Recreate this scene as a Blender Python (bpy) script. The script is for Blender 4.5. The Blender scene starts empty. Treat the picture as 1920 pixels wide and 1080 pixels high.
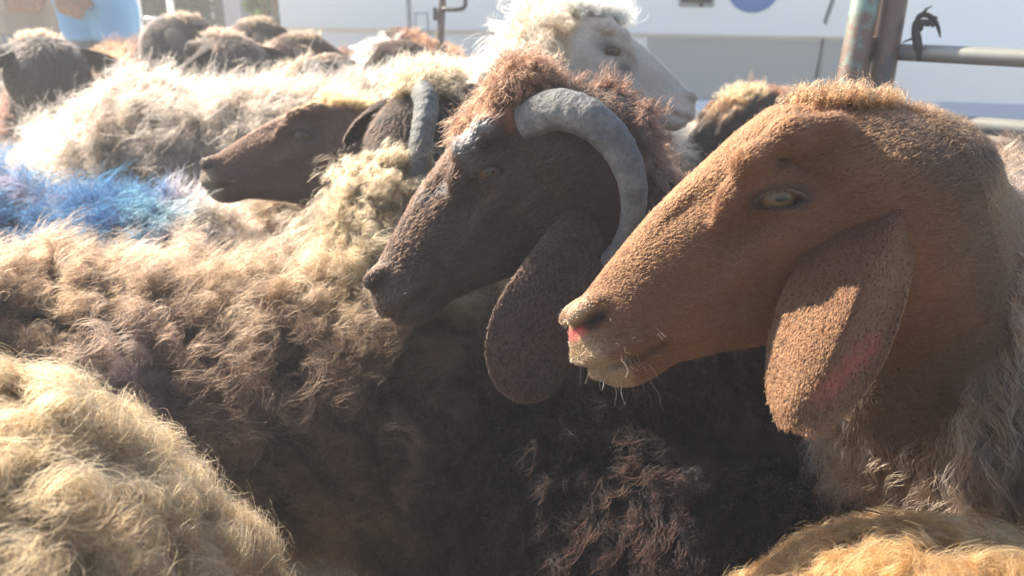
import bpy, bmesh, math, random
import numpy as np
from mathutils import Vector, Matrix

# ------------------------------------------------------------------ camera
CAM_Z, PITCH, FPX = 1.12, math.radians(20.0), 1663.0
sc = bpy.context.scene
col = sc.collection
cd = bpy.data.cameras.new('camera'); cam = bpy.data.objects.new('camera', cd); col.objects.link(cam)
cam.location = (0, 0, CAM_Z); cam.rotation_euler = (math.pi/2 - PITCH, 0, 0)
cd.sensor_width = 36.0; cd.lens = 36.0*FPX/1920.0; cd.clip_start = 0.01; cd.clip_end = 3000
cd.dof.use_dof = True; cd.dof.focus_distance = 0.78; cd.dof.aperture_fstop = 8.0
sc.camera = cam
# ------------------------------------------------------------------ light
SUN = Vector((-0.60, 0.52, 0.60)).normalized()
w = bpy.data.worlds.new('World'); sc.world = w; w.use_nodes = True
sky = w.node_tree.nodes.new('ShaderNodeTexSky'); sky.sky_type = 'NISHITA'; sky.sun_disc = False
sky.sun_elevation = math.asin(SUN.z); sky.sun_rotation = math.atan2(SUN.x, SUN.y)
sky.air_density = 1.0; sky.dust_density = 0.6; sky.ozone_density = 1.0
bg = w.node_tree.nodes['Background']; bg.inputs[1].default_value = 0.12
w.node_tree.links.new(sky.outputs[0], bg.inputs[0])
sl = bpy.data.lights.new('sun', 'SUN'); sl.energy = 5.0; sl.angle = math.radians(0.55); sl.color = (1.0, 0.90, 0.74)
so = bpy.data.objects.new('sun', sl); col.objects.link(so); so.rotation_euler = SUN.to_track_quat('Z', 'Y').to_euler()
so.location = (-6, 5, 6)
sc.view_settings.view_transform = 'Standard'; sc.view_settings.look = 'None'
sc.view_settings.exposure = 1.52; sc.view_settings.gamma = 1.0
sc.cycles.max_bounces = 4; sc.cycles.diffuse_bounces = 3; sc.cycles.glossy_bounces = 3
sc.cycles.transmission_bounces = 4; sc.cycles.transparent_max_bounces = 8
sc.cycles.use_denoising = True; sc.cycles.use_adaptive_sampling = True; sc.cycles.adaptive_threshold = 0.02
sc.cycles_curves.shape = 'RIBBONS'; sc.cycles_curves.subdivisions = 2

# ------------------------------------------------------------------ helpers
rng = np.random.default_rng(7)
cp, sp = math.cos(PITCH), math.sin(PITCH)
CAMP = np.array([0, 0, CAM_Z])
AX, AU, AR = np.array([0, cp, -sp]), np.array([0, sp, cp]), np.array([1., 0, 0])
def ray(px, py):
    return AX + AR*((px-960)/FPX) + AU*((540-py)/FPX)
def P(px, py, d):                       # pixel of the 1920 frame at depth d (metres along the view axis)
    return CAMP + ray(px, py)*d
def on_z(px, py, z):
    r = ray(px, py); return CAMP + r*((z-CAM_Z)/r[2])
def nrm(v):
    v = np.asarray(v, float); return v/(np.linalg.norm(v, axis=-1, keepdims=True)+1e-12)
def sstep(a, b, x):
    t = np.clip((x-a)/(b-a), 0, 1); return t*t*(3-2*t)

def hash3(ix, iy, iz, seed):
    h = (ix.astype(np.int64)*374761393 + iy.astype(np.int64)*668265263 + iz.astype(np.int64)*2147483647 + seed*974634777) & 0x7fffffff
    h = ((h ^ (h >> 13))*1274126177) & 0x7fffffff
    h = ((h ^ (h >> 11))*1103515245) & 0x7fffffff
    return (h & 0xffff)/32767.5 - 1.0
def vnoise(p, scale, seed=0):           # value noise in [-1,1]
    q = np.asarray(p)/scale; i = np.floor(q); f = q-i; f = f*f*(3-2*f)
    x, y, z = i[..., 0], i[..., 1], i[..., 2]; fx, fy, fz = f[..., 0], f[..., 1], f[..., 2]
    r = 0
    for dx in (0, 1):
        for dy in (0, 1):
            for dz in (0, 1):
                r = r + hash3(x+dx, y+dy, z+dz, seed)*(fx if dx else 1-fx)*(fy if dy else 1-fy)*(fz if dz else 1-fz)
    return r
def vnoise3(p, scale, seed=0):
    return np.stack([vnoise(p, scale, seed+k*17) for k in range(3)], -1)

# ------------------------------------------------------------------ materials
def new_mat(name):
    m = bpy.data.materials.new(name); m.use_nodes = True; nt = m.node_tree
    for n in list(nt.nodes): nt.nodes.remove(n)
    out = nt.nodes.new('ShaderNodeOutputMaterial')
    return m, nt, out
def N(nt, kind, **kw):
    n = nt.nodes.new(kind)
    for k, v in kw.items():
        if k in ('inp',):
            for a, b in v.items(): n.inputs[a].default_value = b
        else: setattr(n, k, v)
    return n
MATS = {}
def mat_hair():
    m, nt, out = new_mat('wool_fibre')
    a = N(nt, 'ShaderNodeAttribute', attribute_name='col'); b = N(nt, 'ShaderNodeAttribute', attribute_name='tip')
    hi = N(nt, 'ShaderNodeHairInfo'); mx = N(nt, 'ShaderNodeMix', data_type='RGBA')
    nt.links.new(hi.outputs['Intercept'], mx.inputs[0]); nt.links.new(a.outputs['Color'], mx.inputs[6]); nt.links.new(b.outputs['Color'], mx.inputs[7])
    h = N(nt, 'ShaderNodeBsdfHairPrincipled', model='CHIANG', parametrization='COLOR')
    h.inputs['Roughness'].default_value = 0.55; h.inputs['Radial Roughness'].default_value = 0.75
    if 'Coat' in h.inputs: h.inputs['Coat'].default_value = 0.0
    h.inputs['IOR'].default_value = 1.4
    nt.links.new(mx.outputs[2], h.inputs['Color'])
    nt.links.new(h.outputs[0], out.inputs[0]); return m
def mat_hide(name='hide', trans=0.0):
    m, nt, out = new_mat(name)
    a = N(nt, 'ShaderNodeAttribute', attribute_name='col')
    nz = N(nt, 'ShaderNodeTexNoise', inp={'Scale': 180.0, 'Detail': 4.0})
    tc = N(nt, 'ShaderNodeTexCoord'); nt.links.new(tc.outputs['Object'], nz.inputs['Vector'])
    mr = N(nt, 'ShaderNodeMapRange', inp={3: 0.75, 4: 1.25}); nt.links.new(nz.outputs[0], mr.inputs[0])
    mx = N(nt, 'ShaderNodeVectorMath', operation='SCALE'); nt.links.new(a.outputs['Color'], mx.inputs[0]); nt.links.new(mr.outputs[0], mx.inputs['Scale'])
    bp = N(nt, 'ShaderNodeBump', inp={'Strength': 0.5, 'Distance': 0.003}); nt.links.new(nz.outputs[0], bp.inputs['Height'])
    b = N(nt, 'ShaderNodeBsdfPrincipled', inp={'Roughness': 0.8}); b.inputs['Specular IOR Level'].default_value = 0.2
    nt.links.new(mx.outputs[0], b.inputs['Base Color']); nt.links.new(bp.outputs[0], b.inputs['Normal'])
    if trans:
        tr = N(nt, 'ShaderNodeBsdfTranslucent'); nt.links.new(mx.outputs[0], tr.inputs['Color']); ms = N(nt, 'ShaderNodeMixShader', inp={0: trans})
        nt.links.new(b.outputs[0], ms.inputs[1]); nt.links.new(tr.outputs[0], ms.inputs[2]); nt.links.new(ms.outputs[0], out.inputs[0]); return m
    nt.links.new(b.outputs[0], out.inputs[0]); return m
def mat_plain(name, c, rough=0.6, metal=0.0, noise=0.0, scale=20.0, c2=None, bump=0.0, spec=0.5):
    m, nt, out = new_mat(name)
    b = N(nt, 'ShaderNodeBsdfPrincipled', inp={'Roughness': rough, 'Metallic': metal}); b.inputs['Specular IOR Level'].default_value = spec
    b.inputs['Base Color'].default_value = (*c, 1)
    if noise > 0:
        tc = N(nt, 'ShaderNodeTexCoord'); nz = N(nt, 'ShaderNodeTexNoise', inp={'Scale': scale, 'Detail': 6.0, 'Roughness': 0.65})
        nt.links.new(tc.outputs['Object'], nz.inputs['Vector'])
        mr = N(nt, 'ShaderNodeMapRange', inp={1: 0.5-0.5/max(noise*4, 1), 2: 0.5+0.5/max(noise*4, 1), 3: 0.0, 4: 1.0}); nt.links.new(nz.outputs[0], mr.inputs[0])
        mx = N(nt, 'ShaderNodeMix', data_type='RGBA'); nt.links.new(mr.outputs[0], mx.inputs[0])
        d = c2 or tuple(x*(1-noise) for x in c)
        mx.inputs[6].default_value = (*c, 1); mx.inputs[7].default_value = (*d, 1)
        nt.links.new(mx.outputs[2], b.inputs['Base Color'])
        if bump:
            bp = N(nt, 'ShaderNodeBump', inp={'Strength': 1.0, 'Distance': bump}); nt.links.new(nz.outputs[0], bp.inputs['Height']); nt.links.new(bp.outputs[0], b.inputs['Normal'])
    nt.links.new(b.outputs[0], out.inputs[0]); return m
M_HAIR, M_HIDE, M_EAR = mat_hair(), mat_hide(), mat_hide('ear_skin', 0.3)

# ------------------------------------------------------------------ object helpers
def tag(o, label=None, cat=None, group=None, kind=None):
    for k, v in (('label', label), ('category', cat), ('group', group), ('kind', kind)):
        if v: o[k] = v
    return o
def empty(name, loc, rz=0.0):
    o = bpy.data.objects.new(name, None); col.objects.link(o); o.location = loc; o.rotation_euler = (0, 0, rz); o.empty_display_size = 0.1; return o
def mesh_np(name, V, F, mat, parent=None, smooth=True, colors=None):
    me = bpy.data.meshes.new(name)
    V = np.asarray(V, np.float32); F = np.asarray(F, np.int32); n = F.shape[1]
    me.vertices.add(len(V)); me.vertices.foreach_set('co', V.ravel())
    me.loops.add(F.size); me.loops.foreach_set('vertex_index', F.ravel())
    me.polygons.add(len(F)); me.polygons.foreach_set('loop_start', np.arange(0, F.size, n, dtype=np.int32))
    me.update(calc_edges=True); me.validate()
    if smooth: me.polygons.foreach_set('use_smooth', np.ones(len(me.polygons), bool))
    if colors is not None:
        at = me.attributes.new('col', 'FLOAT_COLOR', 'POINT')
        at.data.foreach_set('color', np.concatenate([colors, np.ones((len(V), 1))], 1).astype(np.float32).ravel())
    o = bpy.data.objects.new(name, me); col.objects.link(o); me.materials.append(mat)
    if parent: o.parent = parent
    return o
def bm_obj(name, bm, mat, parent=None, smooth=False, bevel=0.0):
    me = bpy.data.meshes.new(name); bm.to_mesh(me); bm.free()
    if smooth:
        for p in me.polygons: p.use_smooth = True
    o = bpy.data.objects.new(name, me); col.objects.link(o); me.materials.append(mat)
    if bevel:
        b = o.modifiers.new('b', 'BEVEL'); b.width = bevel; b.segments = 2; b.limit_method = 'ANGLE'
    if parent: o.parent = parent
    return o
def vnormals(V, F):
    a, b, c, d = (V[F[:, k]] for k in range(4))
    n = np.cross(c-a, d-b); out = np.zeros_like(V)
    for k in range(4): np.add.at(out, F[:, k], n)
    return nrm(out)
def tube(path, radii, seg=12, ring=None, close=True):
    """swept tube along a polyline; ring(i,theta)->radius factor"""
    path = np.asarray(path, float); n = len(path); t = np.gradient(path, axis=0); t = nrm(t)
    ref = np.array([0, 0, 1.]) if abs(t[0][2]) < 0.9 else np.array([1., 0, 0])
    V = []; u = nrm(np.cross(t[0], ref))
    th = np.linspace(0, 2*math.pi, seg, endpoint=False)
    for i in range(n):
        u = nrm(u - t[i]*np.dot(u, t[i])); v = np.cross(t[i], u)
        r = radii[i]*(np.ones(seg) if ring is None else ring(i, th))
        V.append(path[i] + np.outer(np.cos(th)*r, u) + np.outer(np.sin(th)*r, v))
    V = np.concatenate(V); F = []
    for i in range(n-1):
        for j in range(seg):
            a = i*seg+j; b = i*seg+(j+1) % seg; F.append((a, b, b+seg, a+seg))
    if close:
        k = len(V); V = np.concatenate([V, path[:1], path[-1:]])
        for j in range(0, seg, 2):
            F.append(((j+2) % seg, (j+1) % seg, j, k))
            o = (n-1)*seg; F.append((o+j, o+j+1, o+(j+2) % seg, k+1))
    return V, np.array(F)
def spline(pts, n):
    pts = np.asarray(pts, float); m = len(pts)
    s = np.linspace(0, m-1, n); i = np.clip(s.astype(int), 0, m-2); f = (s-i)[:, None]
    p0 = pts[np.clip(i-1, 0, m-1)]; p1 = pts[i]; p2 = pts[i+1]; p3 = pts[np.clip(i+2, 0, m-1)]
    return 0.5*((2*p1)+(-p0+p2)*f+(2*p0-5*p1+4*p2-p3)*f**2+(-p0+3*p1-3*p2+p3)*f**3)

# ------------------------------------------------------------------ signed-distance modelling
def smin(a, b, k):
    h = np.maximum(k-np.abs(a-b), 0)/k; return np.minimum(a, b)-h*h*k*0.25
def smax(a, b, k): return -smin(-a, -b, k)
def ell(p, c, r):
    q = (p-np.asarray(c, np.float32)); r = np.asarray(r, np.float32)
    k0 = np.linalg.norm(q/r, axis=-1); k1 = np.linalg.norm(q/(r*r), axis=-1); return k0*(k0-1)/np.maximum(k1, 1e-6)
def rcone(p, a, b, ra, rb):
    a = np.asarray(a, np.float32); ba = np.asarray(b, np.float32)-a
    t = np.clip(((p-a)@ba)/(ba@ba+1e-12), 0, 1); return np.linalg.norm(p-a-t[..., None]*ba, axis=-1)-(ra+(rb-ra)*t)
def chain(p, pts, rs, k=0.01):
    d = None
    for i in range(len(pts)-1):
        e = rcone(p, pts[i], pts[i+1], rs[i], rs[i+1]); d = e if d is None else smin(d, e, k)
    return d
def loft(p, xs, top, bot, wid, ex=2.3, egg=0.0):
    x = p[..., 0]; tp = np.interp(x, xs, top); bt = np.interp(x, xs, bot); w_ = np.interp(x, xs, wid)
    zc = (tp+bt)/2; h = (tp-bt)/2; zz = (p[..., 2]-zc)/h
    ww = w_*(1-egg*np.clip(zz, -1, 1))
    r = (np.abs(p[..., 1]/ww)**ex+np.abs(zz)**ex)**(1/ex)
    d = (r-1)*np.minimum(ww, h)
    return smax(d, np.maximum(xs[0]-x, x-xs[-1]), 0.012)
def surface_nets(f, xs, ys, zs):
    nx, ny, nz = len(xs), len(ys), len(zs); S = 4
    def axis_c(a): return a[np.minimum(np.arange(0, len(a)+S-1, S), len(a)-1)]
    cx, cy, cz = axis_c(xs), axis_c(ys), axis_c(zs)
    G = np.stack(np.meshgrid(cx, cy, cz, indexing='ij'), -1).astype(np.float32)
    fc = f(G.reshape(-1, 3)).reshape(G.shape[:3])
    # keep the coarse cells near the surface
    def mx(a): return np.maximum.reduce([a[i:i+a.shape[0]-1 or None][:a.shape[0]-1, j:][:, :a.shape[1]-1, k:][:, :, :a.shape[2]-1] for i in (0, 1) for j in (0, 1) for k in (0, 1)])
    size = np.maximum.reduce(np.broadcast_arrays(np.diff(cx)[:, None, None], np.diff(cy)[None, :, None], np.diff(cz)[None, None, :]))
    near = mx(-np.abs(fc)) > -1.35*size
    F = np.repeat(np.repeat(np.repeat(fc[:-1, :-1, :-1], S, 0), S, 1), S, 2)[:nx, :ny, :nz].copy()
    def fit(a, n, ax):
        m = a.shape[ax]
        return a if m >= n else np.concatenate([a, np.repeat(np.take(a, [m-1], ax), n-m, ax)], ax)
    M = np.repeat(np.repeat(np.repeat(near, S, 0), S, 1), S, 2)
    pad = np.zeros((M.shape[0]+1, M.shape[1]+1, M.shape[2]+1), bool)
    for i in (0, 1):
        for j in (0, 1):
            for k in (0, 1): pad[i:i+M.shape[0], j:j+M.shape[1], k:k+M.shape[2]] |= M
    M = pad
    for ax, n in enumerate((nx, ny, nz)): F = fit(F, n, ax); M = fit(M, n, ax)
    M = M[:nx, :ny, :nz]; I = np.argwhere(M)
    pts = np.stack([xs[I[:, 0]], ys[I[:, 1]], zs[I[:, 2]]], -1).astype(np.float32)
    out = np.empty(len(pts), np.float32)
    for s in range(0, len(pts), 200000): out[s:s+200000] = f(pts[s:s+200000])
    F[M] = out
    neg = F < 0
    c = [neg[i:nx-1+i, j:ny-1+j, k:nz-1+k] for i in (0, 1) for j in (0, 1) for k in (0, 1)]
    cnt = sum(a.astype(np.int8) for a in c); act = (cnt > 0) & (cnt < 8)
    idx = np.full(act.shape, -1, np.int64); C = np.argwhere(act); idx[act] = np.arange(len(C))
    acc = np.zeros((len(C), 3)); num = np.zeros(len(C))
    cor = [(i, j, k) for i in (0, 1) for j in (0, 1) for k in (0, 1)]
    for a in range(8):
        for b in range(a+1, 8):
            A, B = cor[a], cor[b]
            if sum(abs(A[q]-B[q]) for q in range(3)) != 1: continue
            ia = C+np.array(A); ib = C+np.array(B)
            fa = F[ia[:, 0], ia[:, 1], ia[:, 2]]; fb = F[ib[:, 0], ib[:, 1], ib[:, 2]]
            m = (fa < 0) != (fb < 0); t = np.where(m, fa/np.where(m, fa-fb, 1), 0)[:, None]
            pa = np.stack([xs[ia[:, 0]], ys[ia[:, 1]], zs[ia[:, 2]]], -1); pb = np.stack([xs[ib[:, 0]], ys[ib[:, 1]], zs[ib[:, 2]]], -1)
            acc += np.where(m[:, None], pa+(pb-pa)*t, 0); num += m
    V = acc/num[:, None]; Q = []
    for ax in range(3):
        sl0 = [slice(1, -1)]*3; sl0[ax] = slice(0, -1); sl1 = list(sl0); sl1[ax] = slice(1, None)
        e = neg[tuple(sl0)] != neg[tuple(sl1)]; E = np.argwhere(e); off = np.ones(3, int); off[ax] = 0; E = E+off
        sgn = neg[E[:, 0], E[:, 1], E[:, 2]]
        u, v = (ax+1) % 3, (ax+2) % 3; du = np.zeros(3, int); du[u] = 1; dv = np.zeros(3, int); dv[v] = 1
        def g(q): return idx[q[:, 0], q[:, 1], q[:, 2]]
        q = np.stack([g(E-du-dv), g(E-dv), g(E), g(E-du)], -1)
        q[~sgn] = q[~sgn][:, ::-1]; Q.append(q)
    Q = np.concatenate(Q); Q = Q[(Q >= 0).all(1)]
    return V, Q
def axis_grid(lo, hi, flo, fhi, fine, coarse):
    """grid fine inside [flo,fhi], growing to coarse outside"""
    a = [flo]; s = fine
    while a[-1] > lo: s = min(s*1.25, coarse); a.append(a[-1]-s)
    b = [fhi]; s = fine
    while b[-1] < hi: s = min(s*1.25, coarse); b.append(b[-1]+s)
    return np.array(a[::-1][:-1] + list(np.arange(flo, fhi, fine)) + b)

# ------------------------------------------------------------------ fibres
def curves_obj(name, pts, rad, c0, c1, parent):
    n, K = pts.shape[:2]
    cu = bpy.data.hair_curves.new(name); cu.add_curves([K]*n)
    cu.position_data.foreach_set('vector', np.ascontiguousarray(pts, np.float32).ravel())
    (cu.attributes.get('radius') or cu.attributes.new('radius', 'FLOAT', 'POINT')).data.foreach_set('value', np.ascontiguousarray(rad, np.float32).ravel())
    for nm, c in (('col', c0), ('tip', c1)):
        at = cu.attributes.new(nm, 'FLOAT_COLOR', 'CURVE')
        at.data.foreach_set('color', np.concatenate([np.clip(c, 0.004, 0.95), np.ones((n, 1))], 1).astype(np.float32).ravel())
    cu.materials.append(M_HAIR)
    o = bpy.data.objects.new(name, cu); col.objects.link(o); o.parent = parent
    return o
def grow(name, V, F, Nv, wt, parent, xf, locks, fib, L, R, lift, colf, K=7, rad=0.0003, sag=0.4, flow=None, wave=0.10, wfreq=1.2,
         helix=0.5, clump=0.6, frizz=0.06, jit=0.35, ljit=0.3, cj=0.18, stray=0.05, lenf=None, seed=1, flowscale=0.12, tuft=0.0, tk=0.6):
    """wool or hair: `locks` tufts of `fib` fibres on mesh V,F (local space); xf local->world matrix (4x4) for the view-dependent density"""
    r = np.random.default_rng(seed)
    T = np.concatenate([F[:, [0, 1, 2]], F[:, [0, 2, 3]]])
    A = np.linalg.norm(np.cross(V[T[:, 1]]-V[T[:, 0]], V[T[:, 2]]-V[T[:, 0]]), axis=1)
    wv = wt.copy()
    W = V@xf[:3, :3].T+xf[:3, 3]; Nw = Nv@xf[:3, :3].T
    to = nrm(CAMP-W); fc = (Nw*to).sum(1)
    wv *= np.where(fc > -0.35, 1.0, 0.12)
    d = W-CAMP; z = d@AX; px = 960+FPX*(d@AR)/np.maximum(z, 0.05); py = 540-FPX*(d@AU)/np.maximum(z, 0.05)
    inside = (z > 0.05) & (px > -260) & (px < 2180) & (py > -200) & (py < 1350)
    wv *= np.where(inside, 1.0, 0.10)
    tw = A*wv[T].mean(1); cs = np.cumsum(tw); 
    if cs[-1] <= 0: return None
    ti = np.minimum(np.searchsorted(cs, r.random(locks)*cs[-1]), len(T)-1); a = r.random(locks); b = r.random(locks); m = a+b > 1; a[m] = 1-a[m]; b[m] = 1-b[m]
    bc = np.stack([1-a-b, a, b], 1)[..., None]
    p = (V[T[ti]]*bc).sum(1); n = nrm((Nv[T[ti]]*bc).sum(1))
    Rm = xf[:3, :3]; g = np.array([0, 0, -1.0])@Rm
    gt = g-n*(n@g)[:, None]
    if flow is None: tang = gt*sag
    else:
        fl = flow(p, n); fl = fl-n*(fl*n).sum(1, keepdims=True); tang = fl+gt*sag
    tang = tang+vnoise3(p, flowscale, seed)*jit+r.normal(size=p.shape)*jit*0.45
    tang = tang-n*(tang*n).sum(1, keepdims=True)*0.7
    d0 = nrm(n*lift+tang*(1-lift))
    Ln = L*(1+r.normal(size=locks)*ljit).clip(0.35, 1.9)
    if lenf is not None: Ln = Ln*lenf(p)
    tv = np.zeros_like(p); tb = np.ones(locks)
    if tuft:            # matted tufts: neighbouring locks lean to a common centre and share length and shade
        g_ = np.floor(p/tuft); best = np.full(locks, 1e9)
        for a_ in (-1, 0, 1):
            for b_ in (-1, 0, 1):
                for c_ in (-1, 0, 1):
                    h_ = g_+np.array([a_, b_, c_]); cc = (h_+0.5+0.45*np.stack([hash3(h_[:, 0], h_[:, 1], h_[:, 2], seed+s_) for s_ in (1, 2, 3)], 1))*tuft
                    dd = ((cc-p)**2).sum(1); m_ = dd < best; best = np.where(m_, dd, best); tv[m_] = (cc-p)[m_]; tb[m_] = hash3(h_[:, 0], h_[:, 1], h_[:, 2], seed+4)[m_]
                    if a_ == b_ == c_ == 0: pass
        tv = tv-n*(tv*n).sum(1, keepdims=True); ed = np.linalg.norm(tv, axis=1)/tuft
        Ln = Ln*(1+0.35*tb)*(1.12-0.5*np.minimum(ed, 0.8)); tv = tv*tk+vnoise3(p, tuft*2.2, seed+77)*0.25*Ln[:, None]
    b1 = nrm(np.cross(d0, n+r.normal(size=p.shape)*0.4)); b2 = np.cross(d0, b1)
    c0, c1 = colf(p, n, r)
    if tuft: c0 = c0*(1+0.22*tb[:, None]); c1 = c1*(1+0.22*tb[:, None])
    if name == 'fleece': c0, c1 = c0**np.array([0.93, 1.08, 1.13])*0.62, c1**np.array([0.93, 1.07, 1.11])*0.68
    # fibres
    q = np.repeat(np.arange(locks), fib); nf = len(q)
    t = np.linspace(0, 1, K)[None, :]
    lf = (0.72+0.4*r.random(nf))[:, None]; tt = t*lf
    ph = (r.random(locks)*6.283)[q][:, None]+r.normal(size=(nf, 1))*0.5; fq = (wfreq*(0.7+0.6*r.random(locks)))[q][:, None]
    am = (wave*(0.5+r.random(locks)))[q][:, None]*Ln[q][:, None]*np.minimum(tt*1.6, 1)
    st = (r.random(nf) < stray)[:, None]
    fz = frizz*Ln[q][:, None]*np.where(st, 2.2, 1.0)
    th = r.random(nf)*6.283; rr = R*np.sqrt(r.random(nf)); e1 = nrm(np.cross(n, n[:, [1, 2, 0]]+0.3)); e2 = np.cross(n, e1)
    off = (e1[q]*np.cos(th)[:, None]+e2[q]*np.sin(th)[:, None])*rr[:, None]
    k1 = r.normal(size=(nf, 3)); k2 = r.normal(size=(nf, 3)); p1 = r.random((nf, 1))*6.283; f1 = 1.0+2.2*r.random((nf, 1))
    X = np.empty((nf, K, 3), np.float32)
    wv1 = am*np.sin(6.283*fq*tt+ph); wv2 = am*helix*np.cos(6.283*fq*tt+ph)
    cl = 1-clump*t**0.8*(~st)
    fzw = fz*tt**0.9*np.sin(6.283*f1*tt*0.5+p1); fzv = fz*tt*np.cos(6.283*f1*tt*0.4+p1)
    for k in range(3):
        X[:, :, k] = ((p-n*np.minimum(0.003, 0.06*Ln)[:, None])[q][:, k:k+1]+tv[q][:, k:k+1]*t**0.8+off[:, k:k+1]*cl+d0[q][:, k:k+1]*Ln[q][:, None]*tt+gt[q][:, k:k+1]*(sag*0.35)*Ln[q][:, None]*tt*tt
                      +b1[q][:, k:k+1]*wv1+b2[q][:, k:k+1]*wv2+k1[:, k:k+1]*fzw+k2[:, k:k+1]*fzv)
    rd = rad*(0.7+0.6*r.random((nf, 1)))*(1-0.7*t**2.5)
    jm = 1+r.normal(size=(nf, 1))*cj
    return curves_obj(name, X, rd, c0[q]*jm, c1[q]*jm, parent)

# ------------------------------------------------------------------ sheep
HX = np.array([-75, -50, -25, 0, 30, 60, 90, 120, 150, 180, 205, 228, 243, 253, 260])*0.001
HTOP = np.array([-18, 10, 42, 65, 77, 74, 68, 62, 55, 45, 36, 27, 19, 9, -4])*0.001
HBOT = np.array([-50, -58, -60, -58, -52, -46, -42, -39, -36, -33, -31, -30, -29, -26, -16])*0.001
HWID = np.array([34, 44, 51, 55, 56, 52, 45, 39, 35, 32, 31, 31, 28, 22, 11])*0.001
JX = np.array([-40, -10, 20, 50, 80, 121, 163, 196, 218, 234, 246, 251])*0.001
JTOP = np.array([-5, 0, 0, 0, 0, -5, -10, -15, -18, -20, -22, -27])*0.001
JBOT = np.array([-60, -82, -97, -102, -97, -80, -63, -53, -54, -51, -43, -34])*0.001
JWID = np.array([34, 42, 46, 46, 42, 34, 28, 25, 25, 23, 17, 8])*0.001
def head_sdf(q, horned=False):
    y = np.abs(q[..., 1]); qs = np.stack([q[..., 0], y, q[..., 2]], -1)
    d = loft(qs, HX, HTOP, HBOT, HWID, 2.4, 0.22)
    d = smin(d, loft(qs, JX, JTOP, JBOT, JWID, 2.2, -0.08), 0.022)
    # brow ridge that runs down into the tear fold
    d = smin(d, chain(qs, [(0.016, 0.050, 0.042), (0.050, 0.051, 0.052), (0.082, 0.048, 0.049), (0.107, 0.042, 0.036), (0.126, 0.037, 0.022)],
                      [0.009, 0.0115, 0.0105, 0.0075, 0.0045], 0.012), 0.008)
    d = d+0.0030*np.exp(-(((qs[..., 0]-0.128)/0.030)**2+((qs[..., 2]-0.043)/0.009)**2))*(y > 0.02)
    # lids: a bulge, opened by an almond
    e = np.array([0.076, 0.0365, 0.0215]); le = qs-e; le = np.stack([0.88*le[..., 0]+0.47*le[..., 2], le[..., 1], -0.47*le[..., 0]+0.88*le[..., 2]], -1)
    d = smin(d, np.linalg.norm(le*np.array([0.88, 1, 1.0]), axis=-1)-0.0232, 0.005)
    d = d+0.0022*np.exp(-((np.linalg.norm(le*np.array([0.80, 0.5, 1.0]), axis=-1)-0.0243)/0.0025)**2)*(y > 0.02)*(le[..., 2] > -0.002)
    d = smin(d, ell(qs, (0.084, 0.040, -0.008), (0.035, 0.012, 0.010)), 0.014)
    al = np.sqrt((le[..., 0]/0.0158)**2+((le[..., 2]+0.0070+0.0004*(le[..., 0]/0.014)**2)/0.0056)**2)-1
    cut = np.maximum(al*0.005, -(le[..., 1]-0.006)); d = smax(d, -cut, 0.0022)
    # pit in front of the eye, cheek hollow
    d = d+0.0055*np.exp(-(((qs[..., 0]-0.116)/0.018)**2+((qs[..., 2]-0.012)/0.012)**2))*(y > 0.01)
    d = d+0.0040*np.exp(-(((qs[..., 0]-0.135)/0.040)**2+((qs[..., 2]+0.020)/0.020)**2))*(y > 0.01)
    # facial crest and jaw muscle
    d = smin(d, chain(qs, [(0.088, 0.043, -0.010), (0.125, 0.036, -0.016), (0.165, 0.030, -0.022)], [0.005, 0.005, 0.003], 0.01), 0.012)
    d = smin(d, ell(qs, (0.035, 0.040, -0.050), (0.045, 0.014, 0.040)), 0.014)
    # nostril: comma-shaped hole with a wing above
    d = smin(d, ell(qs, (0.236, 0.018, 0.017), (0.017, 0.011, 0.009)), 0.008)
    d = smax(d, -chain(qs, [(0.231, 0.033, 0.010), (0.238, 0.026, 0.0085), (0.252, 0.014, 0.006)], [0.0058, 0.0048, 0.0030], 0.006), 0.003)
    # mouth slit
    zm = np.interp(qs[..., 0], [0.19, 0.204, 0.219, 0.24, 0.262], [-0.034, -0.0315, -0.031, -0.027, -0.020])
    d = d+0.0050*np.exp(-((qs[..., 2]-zm)/0.0030)**2)*sstep(0.192, 0.206, qs[..., 0])
    d = d-0.0022*np.exp(-((qs[..., 2]-zm-0.010)/0.006)**2)*sstep(0.20, 0.22, qs[..., 0])
    # folds at the corner of the mouth
    d = d+0.0014*np.exp(-((qs[..., 2]-zm+0.002-0.9*(0.204-qs[..., 0]))/0.0035)**2)*sstep(0.175, 0.185, qs[..., 0])*(1-sstep(0.200, 0.206, qs[..., 0]))
    if horned: d = smin(d, ell(qs, (-0.010, 0.030, 0.058), (0.034, 0.028, 0.026)), 0.02)
    return d
def leg_pts(fx, side, rear):
    y = 0.105*side
    if rear: return [(fx, y, 0.50), (fx+0.06, y*1.05, 0.40), (fx-0.065, y, 0.235), (fx-0.035, y, 0.10), (fx-0.02, y, 0.035)], [0.10, 0.065, 0.028, 0.020, 0.025]
    return [(fx, y, 0.48), (fx-0.02, y, 0.37), (fx+0.015, y, 0.22), (fx+0.012, y, 0.10), (fx+0.03, y, 0.035)], [0.085, 0.05, 0.027, 0.020, 0.025]
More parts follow.
